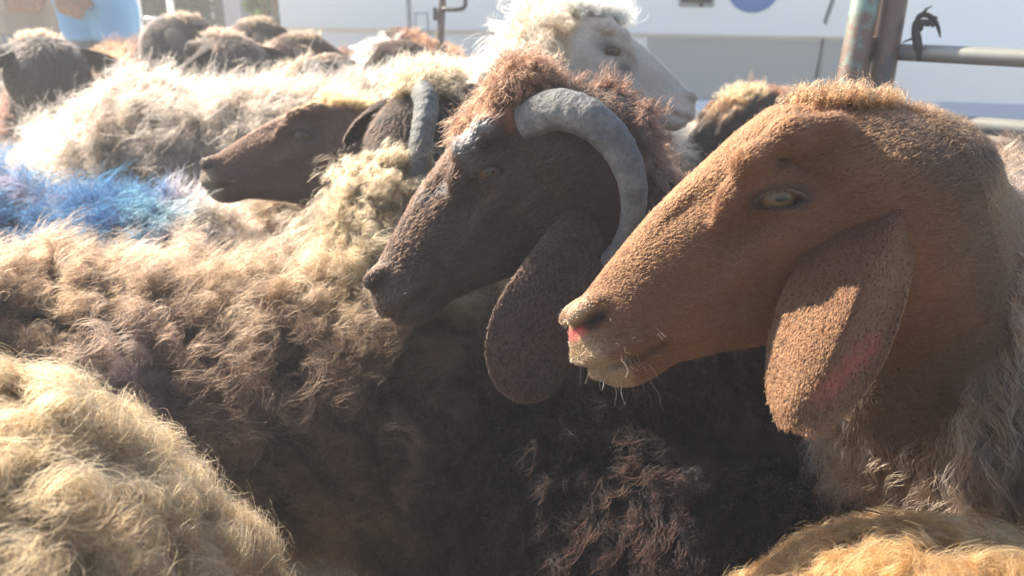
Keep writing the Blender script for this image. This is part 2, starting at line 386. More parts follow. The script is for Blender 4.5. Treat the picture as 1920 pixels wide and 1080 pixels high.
def body_sdf(p, s, nb_pts, nb_r, crest, seed, lump):
    q = p/s
    d = rcone(q, (-0.30, 0, 0.575), (0.22, 0, 0.565), 0.200, 0.185)
    d = smin(d, ell(q, (-0.37, 0, 0.575), (0.17, 0.18, 0.19)), 0.08)
    d = smin(d, ell(q, (0.32, 0, 0.55), (0.15, 0.145, 0.20)), 0.10)
    d = smin(d, ell(q, (-0.05, 0, 0.50), (0.33, 0.195, 0.19)), 0.06)
    d = smin(d, ell(q, (-0.54, 0, 0.48), (0.07, 0.12, 0.17)), 0.05)
    for fx, rear in ((0.30, False), (-0.36, True)):
        for sd in (-1, 1):
            pts, rs = leg_pts(fx, sd, rear); d = smin(d, chain(q, pts, rs, 0.02), 0.04)
            d = smin(d, ell(q, np.array(pts[-1])+np.array([0.012, 0, -0.012]), (0.034, 0.024, 0.0232)), 0.008)
    d = d*s
    d = smin(d, chain(p, nb_pts, nb_r, 0.05), 0.06)
    if crest is not None: d = smin(d, chain(p, crest[0], crest[1], 0.04), 0.045)
    up = sstep(0.30*s, 0.42*s, p[..., 2])
    d = d-lump*up*(0.65*vnoise(p, 0.085, seed)+0.35*vnoise(p, 0.038, seed+5))
    return d
def ear_mesh(A, B, nvec, T=0.006, nu=26, nv=15, relief=None):
    """A,B: polylines of the two edges (base to tip); nvec: outward normal"""
    a = spline(A, nu); b = spline(B, nu); v = np.linspace(0, 1, nv); u = np.linspace(0, 1, nu)
    g = a[:, None, :]*(1-v)[None, :, None]+b[:, None, :]*v[None, :, None]
    rel = np.zeros((nu, nv)) if relief is None else relief(u[:, None], v[None, :])
    nn = np.asarray(nvec, float)
    g = g+rel[..., None]*nn
    th = T*np.sqrt(np.clip(1-(2*v-1)**2, 0, 1))[None, :]*(1-u[:, None]**6*0.75)
    th = np.maximum(th, 0.0007)
    f = (g+th[..., None]*0.5*nn).reshape(-1, 3); bk = (g-th[..., None]*0.5*nn).reshape(-1, 3)
    V = np.concatenate([f, bk]); o = nu*nv; F = []
    for i in range(nu-1):
        for j in range(nv-1):
            k = i*nv+j; F.append((k, k+1, k+nv+1, k+nv)); F.append((o+k, o+k+nv, o+k+nv+1, o+k+1))
    for i in range(nu-1):
        k = i*nv; F.append((k, k+nv, o+k+nv, o+k)); k += nv-1; F.append((k+nv, k, o+k, o+k+nv))
    k = (nu-1)*nv
    for j in range(nv-1): F.append((k+j, k+j+1, o+k+j+1, o+k+j)); F.append((j+1, j, o+j, o+j+1))
    F = np.array(F)
    # orient outward
    c = V.mean(0); fn = np.cross(V[F[:, 2]]-V[F[:, 0]], V[F[:, 3]]-V[F[:, 1]])
    if (fn[0]@nn) < 0: F = F[:, ::-1]
    return V, F
M_EYE = None
def eye_material():
    m, nt, out = new_mat('eye')
    tc = N(nt, 'ShaderNodeTexCoord'); sx = N(nt, 'ShaderNodeSeparateXYZ'); nt.links.new(tc.outputs['Object'], sx.inputs[0])
    # object space: x along the lids, z up, y outward
    def pw(sock, s, o=0.0):
        z_ = N(nt, 'ShaderNodeMath', operation='ADD'); nt.links.new(sock, z_.inputs[0]); z_.inputs[1].default_value = o; sock = z_.outputs[0]
        a = N(nt, 'ShaderNodeMath', operation='DIVIDE'); nt.links.new(sock, a.inputs[0]); a.inputs[1].default_value = s
        b = N(nt, 'ShaderNodeMath', operation='POWER'); nt.links.new(a.outputs[0], b.inputs[0]); b.inputs[1].default_value = 2.0
        c = N(nt, 'ShaderNodeMath', operation='ABSOLUTE'); nt.links.new(b.outputs[0], c.inputs[0]); return c.outputs[0]
    def dist(ax, az):
        a = N(nt, 'ShaderNodeMath', operation='ADD'); nt.links.new(pw(sx.outputs[0], ax), a.inputs[0]); nt.links.new(pw(sx.outputs[2], az, 0.0055), a.inputs[1]); return a.outputs[0]
    def step(s, lo, hi):
        r = N(nt, 'ShaderNodeMapRange', interpolation_type='SMOOTHSTEP', inp={1: lo, 2: hi, 3: 0.0, 4: 1.0}); nt.links.new(s, r.inputs[0]); return r.outputs[0]
    pup = step(dist(0.0055, 0.0022), 0.8, 1.2); iris = step(dist(0.0135, 0.0135), 0.85, 1.1)
    m1 = N(nt, 'ShaderNodeMix', data_type='RGBA'); nt.links.new(pup, m1.inputs[0]); m1.inputs[6].default_value = (0.004, 0.004, 0.004, 1); m1.inputs[7].default_value = (0.085, 0.047, 0.021, 1)
    m2 = N(nt, 'ShaderNodeMix', data_type='RGBA'); nt.links.new(iris, m2.inputs[0]); nt.links.new(m1.outputs[2], m2.inputs[6]); m2.inputs[7].default_value = (0.05, 0.032, 0.024, 1)
    b = N(nt, 'ShaderNodeBsdfPrincipled', inp={'Roughness': 0.10}); b.inputs['Coat Weight'].default_value = 0.06; b.inputs['Coat Roughness'].default_value = 0.05; b.inputs['Specular IOR Level'].default_value = 0.3
    nt.links.new(m2.outputs[2], b.inputs['Base Color']); nt.links.new(b.outputs[0], out.inputs[0]); return m
M_EYE = eye_material()
def horn_mat():
    m, nt, out = new_mat('horn')
    tc = N(nt, 'ShaderNodeTexCoord'); nz = N(nt, 'ShaderNodeTexNoise', inp={'Scale': 26.0, 'Detail': 9.0, 'Roughness': 0.78}); n2 = N(nt, 'ShaderNodeTexNoise', inp={'Scale': 160.0, 'Detail': 5.0})
    for n in (nz, n2): nt.links.new(tc.outputs['Object'], n.inputs['Vector'])
    cr = N(nt, 'ShaderNodeValToRGB'); nt.links.new(nz.outputs[0], cr.inputs[0])
    el = cr.color_ramp.elements; el[0].position = 0.30; el[0].color = (0.05, 0.05, 0.05, 1); el[1].position = 0.72; el[1].color = (0.30, 0.275, 0.225, 1)
    e = el.new(0.5); e.color = (0.135, 0.13, 0.12, 1); e = el.new(0.86); e.color = (0.25, 0.17, 0.09, 1)
    bp = N(nt, 'ShaderNodeBump', inp={'Strength': 1.0, 'Distance': 0.005}); mx = N(nt, 'ShaderNodeMath', operation='ADD'); nt.links.new(nz.outputs[0], mx.inputs[0]); nt.links.new(n2.outputs[0], mx.inputs[1]); nt.links.new(mx.outputs[0], bp.inputs['Height'])
    b = N(nt, 'ShaderNodeBsdfPrincipled', inp={'Roughness': 0.62}); nt.links.new(cr.outputs[0], b.inputs['Base Color']); nt.links.new(bp.outputs[0], b.inputs['Normal']); nt.links.new(b.outputs[0], out.inputs[0]); return m
M_HORN = horn_mat()

def build_sheep(name, label, base, fwd, head, hf, hup=None, s=1.0, hs=1.0, fr=0.006, cr=0.018, seed=1, lump=0.010, group='sheep of the flock', neck_r=(0.15, 0.115, 0.088), crest_to=0.12, crest_r=0.10, crest_dz=0.0, horned=False, horn_paths=None,
                face=None, wool=None, coat_wool_x=-0.035, bare=None, ears='hang', ear_edges=None, ear_col=None, neck_mid=None, face_n=0, face_L=0.007, face_r=1.0, crest_z=0.655, poll=None, wool_kw=(), eyes=True, ear_s=1.0, lashes=False, hideface=None):
    """base (x,y) of the body centre on the ground, fwd body heading, head: world point of the head frame's origin, hf: world direction of the face"""
    fwd = np.array(fwd, float); fwd /= np.linalg.norm(fwd); yaw = math.atan2(fwd[1], fwd[0])
    root = empty(name, (base[0], base[1], 0), yaw); tag(root, label, 'sheep', group)
    xf = np.eye(4); c_, s_ = math.cos(yaw), math.sin(yaw); xf[:2, :2] = [[c_, -s_], [s_, c_]]; xf[0, 3], xf[1, 3] = base
    Rm = xf[:3, :3]
    toL = lambda w_: (np.asarray(w_)-xf[:3, 3])@Rm
    O = toL(head); f = nrm(np.asarray(hf, float)@Rm); u = np.array([0, 0, 1.]) if hup is None else np.asarray(hup, float)@Rm
    l = nrm(np.cross(u, f)); u = np.cross(f, l); HR = np.stack([f, l, u])      # rows: head axes in sheep space
    toH = lambda p: ((p-O)@HR.T)/hs
    fromH = lambda q: np.asarray(q)*hs@HR+O
    hb = fromH((-0.005, 0, -0.035)); nb = np.array([0.30, 0, 0.60])*s
    mid = (hb+nb)/2+np.array([0.02, 0, -0.01])*s if neck_mid is None else toL(neck_mid)
    crest = None
    if crest_to is not None: crest = ([fromH((-0.045, 0, -0.035)), (fromH((-0.05, 0, 0))*0.5+np.array([crest_to, 0, crest_z])*s*0.5)+np.array([0, 0, crest_dz]), np.array([crest_to, 0, crest_z])*s], [0.045*hs, crest_r*0.95, crest_r*1.05])
    nr = (neck_r[0]*s, neck_r[1], neck_r[2]*hs)
    def F_(p):
        p = p.astype(np.float32)
        d = body_sdf(p, s, [nb, mid, hb], nr, crest, seed, 0.0)
        q = toH(p).astype(np.float32); hd = np.full(len(p), 1.0, np.float32)
        m = (np.abs(q-np.array([0.09, 0, 0])) < np.array([0.25, 0.13, 0.18])).all(-1)
        if m.any(): hd[m] = head_sdf(q[m], horned)*hs
        if lump:
            far = sstep(0.02, 0.08, hd)*sstep(0.30*s, 0.42*s, p[..., 2])
            d = d-lump*far*(0.65*vnoise(p, 0.085, seed)+0.35*vnoise(p, 0.038, seed+5))
        # the neck must not swallow the face
        fx = q[..., 0]; d = d+0.10*sstep(0.03, 0.10, fx)*sstep(0.21, 0.11, np.linalg.norm(q-np.array([0.12, 0, 0.02], np.float32), axis=-1))
        return smin(d, hd, 0.035)
    hc = [fromH((x, y, z)) for x in (-0.07, 0.27) for y in (-0.065, 0.065) for z in (-0.11, 0.085)]
    lo, hi = np.min(hc, 0), np.max(hc, 0)
    blo = np.minimum(np.array([-0.68, -0.27, 0.0])*s-0.02, lo-0.04); bhi = np.maximum(np.array([0.52, 0.27, 0.80])*s+0.02, hi+0.04)
    blo[2] = -0.03
    ax = [axis_grid(blo[k], bhi[k], lo[k], hi[k], fr, cr) for k in range(3)]
    V, Q = surface_nets(F_, *ax); Nv = vnormals(V, Q)
    V[:, 2] = np.maximum(V[:, 2], 0.0)
    q = toH(V); hd = np.full(len(V), 1.0); m = (np.abs(q-np.array([0.09, 0, 0])) < np.array([0.2, 0.10, 0.13])).all(-1); hd[m] = head_sdf(q[m], horned)*hs
    fm = sstep(coat_wool_x-0.015, coat_wool_x+0.015, q[:, 0]+0.012*vnoise(V, 0.03, seed))*(hd < 0.03)       # 1 on the short-haired head
    legm = 1-sstep(0.34*s, 0.42*s, V[:, 2])
    bm_ = np.zeros(len(V)) if bare is None else bare(V, q)
    short = np.clip(fm+legm+bm_, 0, 1)
    rr = np.random.default_rng(seed)
    wc0, wc1 = wool['col'](V, Nv, rr, Rm, xf); fc0, fc1 = face(q, V, Nv, rr)
    cv = wc0*0.8*(1-short[:, None])+(fc0 if hideface is None else hideface(q, fc0))*short[:, None]
    hoof = (V[:, 2] < 0.05)[:, None]; cv = np.where(hoof, np.array([0.03, 0.025, 0.02]), cv)
    body = mesh_np('body', V, Q, M_HIDE, root, True, cv)
    wk = dict(wool); wk.pop('col'); wl = 1-short
    grow('fleece', V, Q, Nv, np.maximum(wl, 0), root, xf, colf=lambda p, n, r: wool['col'](p, n, r, Rm, xf), seed=seed+11, **wk)
    # short coat of the head, neck and legs
    if face_n:
        def cflow(p, n):
            qq = toH(p); fl = np.where((qq[:, :1] > -0.05), np.array([[-1.0, 0, -0.10]])@HR, np.array([[0., 0, -1]])); return fl*0.9
        nostril = sstep(0.222, 0.230, q[:, 0])*sstep(0.0085, 0.0060, np.abs(q[:, 2]-0.008))
        eyehole = (np.sqrt(((0.88*(q[:, 0]-0.076)+0.47*(q[:, 2]-0.0215))/0.0165)**2+((-0.47*(q[:, 0]-0.076)+0.88*(q[:, 2]-0.0215)+0.0062)/0.0068)**2) < 1.0)
        wt = short*(1-0.9*nostril)*np.where(eyehole & (np.abs(q[:, 1]) > 0.03), 0.0, 1)*np.where(legm > 0.5, 0.15, 1)
        def lf(p):
            qq = toH(p); return 0.45+0.65*sstep(0.22, 0.02, qq[:, 0])+0.4*sstep(0.0, -0.06, qq[:, 0])
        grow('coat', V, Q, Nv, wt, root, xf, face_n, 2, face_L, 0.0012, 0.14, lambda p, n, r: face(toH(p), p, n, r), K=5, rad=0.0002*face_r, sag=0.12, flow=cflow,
             wave=0.03, clump=0.4, frizz=0.09, jit=0.10, cj=0.18, stray=0.02, seed=seed+23, lenf=lf, flowscale=0.03)
        if lashes:
            ww = np.exp(-(((q[:, 0]-0.225)/0.022)**2+((q[:, 2]+0.022)/0.020)**2))*(np.abs(q[:, 1]) > 0.006); ww[ww < 0.1] = 0
            grow('whiskers', V, Q, Nv, ww, root, xf, 36, 1, 0.017, 0.0005, 0.55, lambda p, n, r: (np.tile((0.30, 0.22, 0.15), (len(p), 1)), np.tile((0.42, 0.33, 0.24), (len(p), 1))), K=6, rad=0.00016, sag=0.3,
                 flow=lambda p, n: np.tile(np.array((-0.3, 0, -0.5))@HR, (len(p), 1)), wave=0.05, clump=0, frizz=0.05, jit=0.35, seed=seed+29)
        if poll:     # woolly tuft on top of the head
            pw_ = np.exp(-(((q[:, 0]-poll['x'])/poll['rx'])**2+((q[:, 2]-0.075)/0.035)**2+(q[:, 1]/0.05)**2))
            pw_[pw_ < 0.12] = 0
            grow('topknot', V, Q, Nv, pw_, root, xf, poll['n'], 9, poll['L'], 0.006, 0.55, lambda p, n, r: poll['col'](toH(p), p, n, r), K=8, rad=0.00028, sag=0.4,
                 flow=lambda p, n: np.tile(np.array(poll.get('dir', (-0.7, 0, 0)))@HR, (len(p), 1)), wave=0.16, wfreq=1.3, helix=0.9, clump=0.65, frizz=0.12, jit=0.6, seed=seed+31)
    # eyes
    if eyes:
        for sd in (1, -1):
            cu = bmesh.new(); bmesh.ops.create_uvsphere(cu, u_segments=20, v_segments=14, radius=0.0178*hs)
            e = bm_obj('eye', cu, M_EYE, root, True)
            e.matrix_local = Matrix.Translation(Vector(fromH((0.076, 0.0362*sd, 0.0195)))) @ Matrix(np.stack([0.88*f+0.47*u, l*sd, -0.47*f+0.88*u], 1).tolist()).to_4x4()
    if lashes:
        r_ = np.random.default_rng(seed+3)
        for sd in (1, -1):
            n_ = 46; a_ = np.linspace(-1, 1, n_)+r_.normal(size=n_)*0.03; K_ = 5; t_ = np.linspace(0, 1, K_)
            bx = a_*0.0155; bz = -0.0062+0.0058*np.sqrt(np.clip(1-a_**2, 0, 1)); by = 0.0362+np.sqrt(np.maximum(0.0205**2-bx**2-(bz+0.002)**2, 1e-6))
            pts = []
            for k in range(n_):
                L_ = 0.010*(0.7+0.5*r_.random()); dx = 0.35*a_[k]+r_.normal()*0.12
                ex = bx[k]+dx*L_*t_; ez = bz[k]+L_*(0.15*t_-0.55*t_**2); ey = by[k]+L_*0.75*t_
                pts.append(np.stack([0.076+0.88*ex-0.47*ez, sd*ey, 0.0215+0.47*ex+0.88*ez], 1))
            pts = np.array(pts); X_ = fromH(pts.reshape(-1, 3)).reshape(n_, K_, 3)
            curves_obj('eyelashes', X_, np.tile(0.00022*(1-0.7*t_), (n_, 1)), np.tile((0.22, 0.14, 0.08), (n_, 1)), np.tile((0.30, 0.2, 0.12), (n_, 1)), root)
    # ears
    EN = {}
    for sd in (1, -1):
        relief = None
        if ear_edges is not None and sd in ear_edges:
            A, B, nv_, relief, ec, en, eL = ear_edges[sd]; A = [toL(a) for a in A]; B = [toL(b) for b in B]; nv_ = nrm(np.asarray(nv_)@Rm)
        else:
            g = np.array([0, 0, -1.0]); bs = fromH((-0.022, 0.048*sd, 0.012)); out = l*sd
            if ears == 'back': d1 = nrm(out*0.45+g*0.25-f*0.85)
            elif ears == 'hang': d1 = nrm(out*0.55+g*0.85-f*0.05)
            elif ears == 'side': d1 = nrm(out*0.9+g*0.35-f*0.15)
            else: d1 = nrm(out*0.8+g*0.1-f*0.5)
            wd = nrm(f-d1*(f@d1)) if ears != 'back' else nrm(g-d1*(g@d1)); Lr = 0.145*hs*ear_s; tt = np.array([0, 0.12, 0.35, 0.6, 0.82, 0.95, 1.0]); hw = np.array([0.016, 0.030, 0.042, 0.044, 0.034, 0.018, 0.006])*hs*min(1.0, ear_s*1.25)
            cen = [bs+d1*Lr*t_+(g*0.035*t_*t_ if ears != 'hang' else out*(-0.03)*t_*t_) for t_ in tt]
            A = [c-wd*h for c, h in zip(cen, hw)]; B = [c+wd*h for c, h in zip(cen, hw)]; nv_ = nrm(np.cross(wd, d1)); nv_ = nv_*np.sign(nv_@out+1e-9)
            relief = lambda u_, v_: 0.016*np.sin(np.pi*v_)*(1-0.5*u_)
            ec, en, eL = ear_col or face, (face_n//14 if face_n else 0), 0.006
        eV, eF = ear_mesh(A, B, nv_, 0.0042*hs, relief=relief); eN = vnormals(eV, eF)
        ecol = (lambda p, n, r, ec=ec: ec(toH(p), p, n, r))
        eo = mesh_np('ear', eV, eF, M_EAR, root, True, ecol(eV, eN, rr)[0]*0.9)
        if en:
            dirn = nrm(np.mean([A[-1], B[-1]], 0)-np.mean([A[0], B[0]], 0))
            grow('ear_hair', eV, eF, eN, np.ones(len(eV)), eo, xf, en, 2, eL, 0.0012, 0.15, ecol, K=4, rad=0.00024, sag=0.1, flow=lambda p, n: np.tile(dirn*0.9, (len(p), 1)),
                 wave=0.03, clump=0.3, frizz=0.10, jit=0.16, seed=seed+41+sd, flowscale=0.03)
    if horn_paths:
        for hp, hr in horn_paths:
            n_ = 90; path = spline([toL(a) for a in hp], n_); rad = np.interp(np.linspace(0, 1, n_), np.linspace(0, 1, len(hr)), hr)
            rad = rad*(1+0.022*np.sin(np.arange(n_)*0.95+np.sin(np.arange(n_)*0.31)*1.5))
            hv, hf_ = tube(path, rad, 20, ring=lambda i, th: 1-0.10*np.cos(2*th)+0.04*np.sin(3*th+0.5)); mesh_np('horn', hv, hf_, M_HORN, root)
    return root

# ---- colour functions -------------------------------------------------------
def mixc(a, b, t): return np.asarray(a)*(1-t[..., None])+np.asarray(b)*t[..., None]
def wool_col(base, dark, tip, scale=0.05, seed=3, top=None, topz=None, patch=None):
    """fleece colour: base/dark patches; tip colour; `top`: paler colour of the back (by height)"""
    def fn(p, n, r, Rm, xf):
        t = np.clip(0.5+0.6*vnoise(p, scale, seed)+0.35*vnoise(p, scale*0.35, seed+9), 0, 1)
        c = mixc(base, dark, t); tp = mixc(tip, np.asarray(tip)*0.75, t)
        if top is not None:
            k = sstep(topz[0], topz[1], p[:, 2]+0.03*vnoise(p, 0.10, seed+2))
            c = c*(1-k[:, None])+np.asarray(top)*0.75*k[:, None]; tp = tp*(1-k[:, None])+np.asarray(top)*k[:, None]
        if patch is not None: c, tp = patch(p, c, tp, Rm, xf)
        return c, tp
    return fn
def face_col(main, muzzle, crown=None, seed=5, dark=None):
    def fn(q, p, n, r):
        t = np.clip(0.5+0.5*vnoise(q, 0.03, seed)+0.3*vnoise(q, 0.010, seed+1), 0, 1)
        c = mixc(main, np.asarray(main)*0.78, t)
        ex_ = 0.88*(q[:, 0]-0.076)+0.47*(q[:, 2]-0.0215); ez_ = -0.47*(q[:, 0]-0.076)+0.88*(q[:, 2]-0.0215); ea = np.sqrt((ex_/0.0180)**2+((ez_+0.0062)/0.0080)**2); ke = 0.85*np.exp(-((ea-1)/0.30)**2)*(np.abs(q[:, 1]) > 0.03); c = c*(1-ke[:, None])+np.array([0.03, 0.02, 0.016])*ke[:, None]
        mz = sstep(0.222, 0.252, q[:, 0]+0.012*vnoise(q, 0.02, seed)); c = c*(1-mz[:, None])+np.asarray(muzzle)*mz[:, None]
        kn = sstep(0.223, 0.229, q[:, 0])*np.exp(-((q[:, 2]-0.0085)/0.0042)**2)*(np.abs(q[:, 1]) > 0.008); c = c*(1-kn[:, None])+np.array([0.015, 0.011, 0.010])*kn[:, None]
        if crown is not None:
            k = sstep(0.045, 0.075, q[:, 2]+0.01*vnoise(q, 0.02, seed+2))*sstep(0.14, 0.02, q[:, 0]); c = c*(1-k[:, None])+np.asarray(crown)*k[:, None]
        if dark is not None:
            k = dark(q); c = c*(1-k[:, None])+np.array([0.02, 0.015, 0.012])*k[:, None]
        return c, c*1.25
    return fn
def img_dir(dx, dy, toward=0.0):    # direction given in the picture plane (x right, y up) plus a component toward the lens
    return nrm(AR*dx+AU*dy-AX*toward)

# ------------------------------------------------------------------ ground
def ground():
    n = 60; x = np.sinh(np.linspace(-5, 5, n))/np.sinh(5)*900; y = x+3
    X, Y = np.meshgrid(x, y, indexing='ij'); Z = np.zeros_like(X)
    V = np.stack([X, Y, Z], -1).reshape(-1, 3); i = np.arange(n*n).reshape(n, n)
    F = np.stack([i[:-1, :-1], i[1:, :-1], i[1:, 1:], i[:-1, 1:]], -1).reshape(-1, 4)
    m = mat_plain('dry_earth', (0.42, 0.35, 0.26), 0.95, 0, 0.5, 9.0, (0.30, 0.235, 0.165), 0.03)
    tag(mesh_np('ground', V, F, m), kind='structure')
ground()

# ------------------------------------------------------------------ white van behind the flock
VA = math.radians(14); VT = np.array([math.cos(VA), -math.sin(VA), 0]); VN = np.array([math.sin(VA), math.cos(VA), 0])
q0 = P(960, 0, 4.6); VO = np.array([q0[0], q0[1], 0.0])
def van_hit(px, py):
    r = ray(px, py); t = ((VO-CAMP)@VN)/(r@VN); h = CAMP+r*t-VO; return float(h@VT), float(h[2])
def extrude(bm, prof, x0, x1):
    """prism of the (y,z) outline between x0 and x1"""
    a = [bm.verts.new((x0, y, z)) for y, z in prof]; b = [bm.verts.new((x1, y, z)) for y, z in prof]; n = len(prof)
    for i in range(n): bm.faces.new((a[i], a[(i+1) % n], b[(i+1) % n], b[i]))
    bm.faces.new(a[::-1]); bm.faces.new(b); bmesh.ops.recalc_face_normals(bm, faces=bm.faces)
def box(bm, lo, hi): extrude(bm, [(lo[1], lo[2]), (hi[1], lo[2]), (hi[1], hi[2]), (lo[1], hi[2])], lo[0], hi[0])
def cylp(bm, c, r, axis, depth, seg=32):
    m = Matrix.Translation(c) @ (Matrix.Rotation(math.pi/2, 4, 'X') if axis == 'y' else Matrix.Rotation(math.pi/2, 4, 'Y') if axis == 'x' else Matrix.Identity(4))
    bmesh.ops.create_cone(bm, cap_ends=True, segments=seg, radius1=r, radius2=r, depth=depth, matrix=m)
M_VAN = mat_plain('white_paint', (0.88, 0.87, 0.83), 0.3, 0, 0.06, 1.5); M_BLK = mat_plain('black_plastic', (0.025, 0.025, 0.027), 0.5); M_GLS = mat_plain('dark_glass', (0.02, 0.025, 0.03), 0.06)
M_GREY = mat_plain('grey_trim', (0.36, 0.37, 0.36), 0.5, 0, 0.1, 4); M_BLUE = mat_plain('blue_print', (0.10, 0.17, 0.42), 0.4); M_RUB = mat_plain('rubber', (0.02, 0.02, 0.02), 0.85); M_STEEL = mat_plain('steel', (0.45, 0.45, 0.44), 0.35, 0.9)
def van():
    root = empty('white_van', (VO[0], VO[1], 0), -VA); tag(root, 'white delivery van parked side-on behind the flock, blue round emblem on door', 'van')
    s0 = van_hit(524, 40)[0]; sf = van_hit(1600, 120)[0]; s1 = s0+5.3; zc = van_hit(1400, 68)[1]
    cargo = [(0.10, 0.36), (0.045, 0.46), (0.035, zc-0.012), (0.0, zc), (0.0, 1.25), (0.06, 1.9), (0.25, 2.02), (1.65, 2.02), (1.84, 1.9), (1.90, 1.25), (1.90, zc), (1.86, 0.46), (1.80, 0.36)]
    bm = bmesh.new(); extrude(bm, cargo, s0, sf); bm_obj('body', bm, M_VAN, root, bevel=0.012)
    fl = [(0.06, 0.40), (-0.03, 0.45), (-0.035, 0.72), (0.0, 0.86), (0.02, 1.12), (1.88, 1.12), (1.90, 0.86), (1.93, 0.72), (1.93, 0.45), (1.84, 0.40)]
    bm = bmesh.new(); extrude(bm, fl, sf+0.004, s1); bm_obj('front_wing', bm, M_VAN, root, bevel=0.02)
    bm = bmesh.new(); pr = [(0.06, 1.122), (0.12, 1.122), (0.12, 1.7), (0.06, 1.7)]
    a = [bm.verts.new(v) for v in ((sf+0.004, 0.03, 1.124), (s1-0.75, 0.06, 1.124), (sf+0.45, 0.16, 1.98), (sf+0.004, 0.16, 1.98), (sf+0.004, 1.87, 1.124), (s1-0.75, 1.84, 1.124), (sf+0.45, 1.74, 1.98), (sf+0.004, 1.74, 1.98))]
    for f in ((0, 1, 2, 3), (7, 6, 5, 4), (1, 5, 6, 2), (3, 2, 6, 7), (0, 3, 7, 4), (4, 5, 1, 0)): bm.faces.new([a[i] for i in f])
    bm_obj('windscreen', bm, M_GLS, root)
    xl = van_hit(1212, 90)[0]; bm = bmesh.new(); extrude(bm, [(0.047, 0.47), (0.041, 0.47), (0.031, zc-0.016), (0.036, zc-0.014)], xl, sf-0.004); bm_obj('lower_panel_shade', bm, mat_plain('shaded_paint', (0.44, 0.44, 0.41), 0.35, 0.0, 0.12, 2.0), root)  # grey slab: shade of the turned-under white side put into its colour
    # side window, seams, flap, handle, emblem, sill, stripe
    bm = bmesh.new(); box(bm, (sf-1.05, -0.004, 1.30), (sf-0.10, 0.06, 1.80)); bm_obj('side_window', bm, M_GLS, root)
    def seam(x0, x1, z0, z1, mat, nm='seam', d=0.004):
        bm = bmesh.new(); box(bm, (x0, -d, z0), (x1, 0.03, z1)); return bm_obj(nm, bm, mat, root)
    xg = van_hit(769, 20)[0]; seam(xg-0.018, xg+0.006, zc+0.01, 1.9, M_GREY, 'panel_gap')
    x0, z0 = van_hit(779, 62); x1, z1 = van_hit(803, 24)
    fr = bmesh.new()
    for lo, hi in (((x0, z0), (x0+0.006, z1)), ((x1-0.006, z0), (x1, z1)), ((x0+0.006, z1-0.006), (x1-0.006, z1)), ((x0+0.006, z0), (x1-0.006, z0+0.006))): box(fr, (lo[0], -0.004, lo[1]), (hi[0], 0.02, hi[1]))
    bm_obj('fuel_flap_frame', fr, M_GREY, root)
    xd, zd = van_hit(1308, 3); bm = bmesh.new(); box(bm, (xd-0.095, -0.006, zd-0.028), (xd+0.085, 0.02, zd+0.03)); h = bm_obj('door_handle', bm, M_GREY, root, bevel=0.012)
    bm = bmesh.new(); box(bm, (xd-0.08, -0.028, zd-0.004), (xd+0.07, -0.010, zd+0.020)); bm_obj('grip', bm, M_BLK, h, bevel=0.006)
    bm = bmesh.new(); cylp(bm, (xd+0.02, -0.012, zd-0.016), 0.010, 'y', 0.012, 16); bm_obj('lock', bm, M_BLK, h)
    xe, ze = van_hit(1414, -28); bm = bmesh.new(); cylp(bm, (xe, -0.002, ze), 0.128, 'y', 0.006, 48); bm_obj('emblem', bm, M_BLUE, root)
    # the door's front edge, with its kink
    pts = [van_hit(*p) for p in ((1562, -80), (1560, 0), (1546, 38), (1541, 90), (1530, 148))]
    for off, w_, m_ in ((0.0, 0.004, M_BLK), (0.010, 0.006, M_GREY)):
        v, f = tube([(a+off, -0.001 if b > zc else 0.034, b) for a, b in pts], [w_]*5, 6); mesh_np('door_edge', v, f, m_, root)
    xs_, _ = van_hit(1400, 170); bm = bmesh.new(); extrude(bm, [(0.03, 0.36), (-0.05, 0.38), (-0.06, 0.43), (0.03, 0.47)], s0+1.2, sf); bm_obj('sill', bm, M_VAN, root, bevel=0.01)
    xa, za = van_hit(1800, 190); xb, zb = van_hit(1800, 221); bm = bmesh.new(); box(bm, (sf+0.02, -0.040, zb), (s1-0.02, -0.02, za)); bm_obj('stripe', bm, M_BLUE2, root)
    bm = bmesh.new(); box(bm, (s1, 0.05, 0.35), (s1+0.10, 1.85, 0.62)); bm_obj('bumper', bm, M_BLK, root, bevel=0.03)
    for y in (0.02, 1.62):
        bm = bmesh.new(); box(bm, (s1-0.12, y, 0.70), (s1+0.02, y+0.26, 0.92)); bm_obj('headlight', bm, M_STEEL, root, bevel=0.03)
        bm = bmesh.new(); box(bm, (s0-0.006, y+0.02, 1.0), (s0, y+0.20, 1.2)); bm_obj('tail_light', bm, mat_plain('red_lens', (0.35, 0.02, 0.02), 0.2), root)
    for x in (s0+0.95, s1-0.85):
        for y in (0.12, 1.78):
            bm = bmesh.new(); cylp(bm, (x, y, 0.33), 0.33, 'y', 0.21, 40); wo = bm_obj('wheel', bm, M_RUB, root, bevel=0.03)
            bm = bmesh.new(); cylp(bm, (x, y+(-0.11 if y < 1 else 0.11), 0.33), 0.20, 'y', 0.02, 32); bm_obj('rim', bm, M_STEEL, wo)
M_BLUE2 = mat_plain('blue_stripe', (0.46, 0.51, 0.60), 0.4)
van()

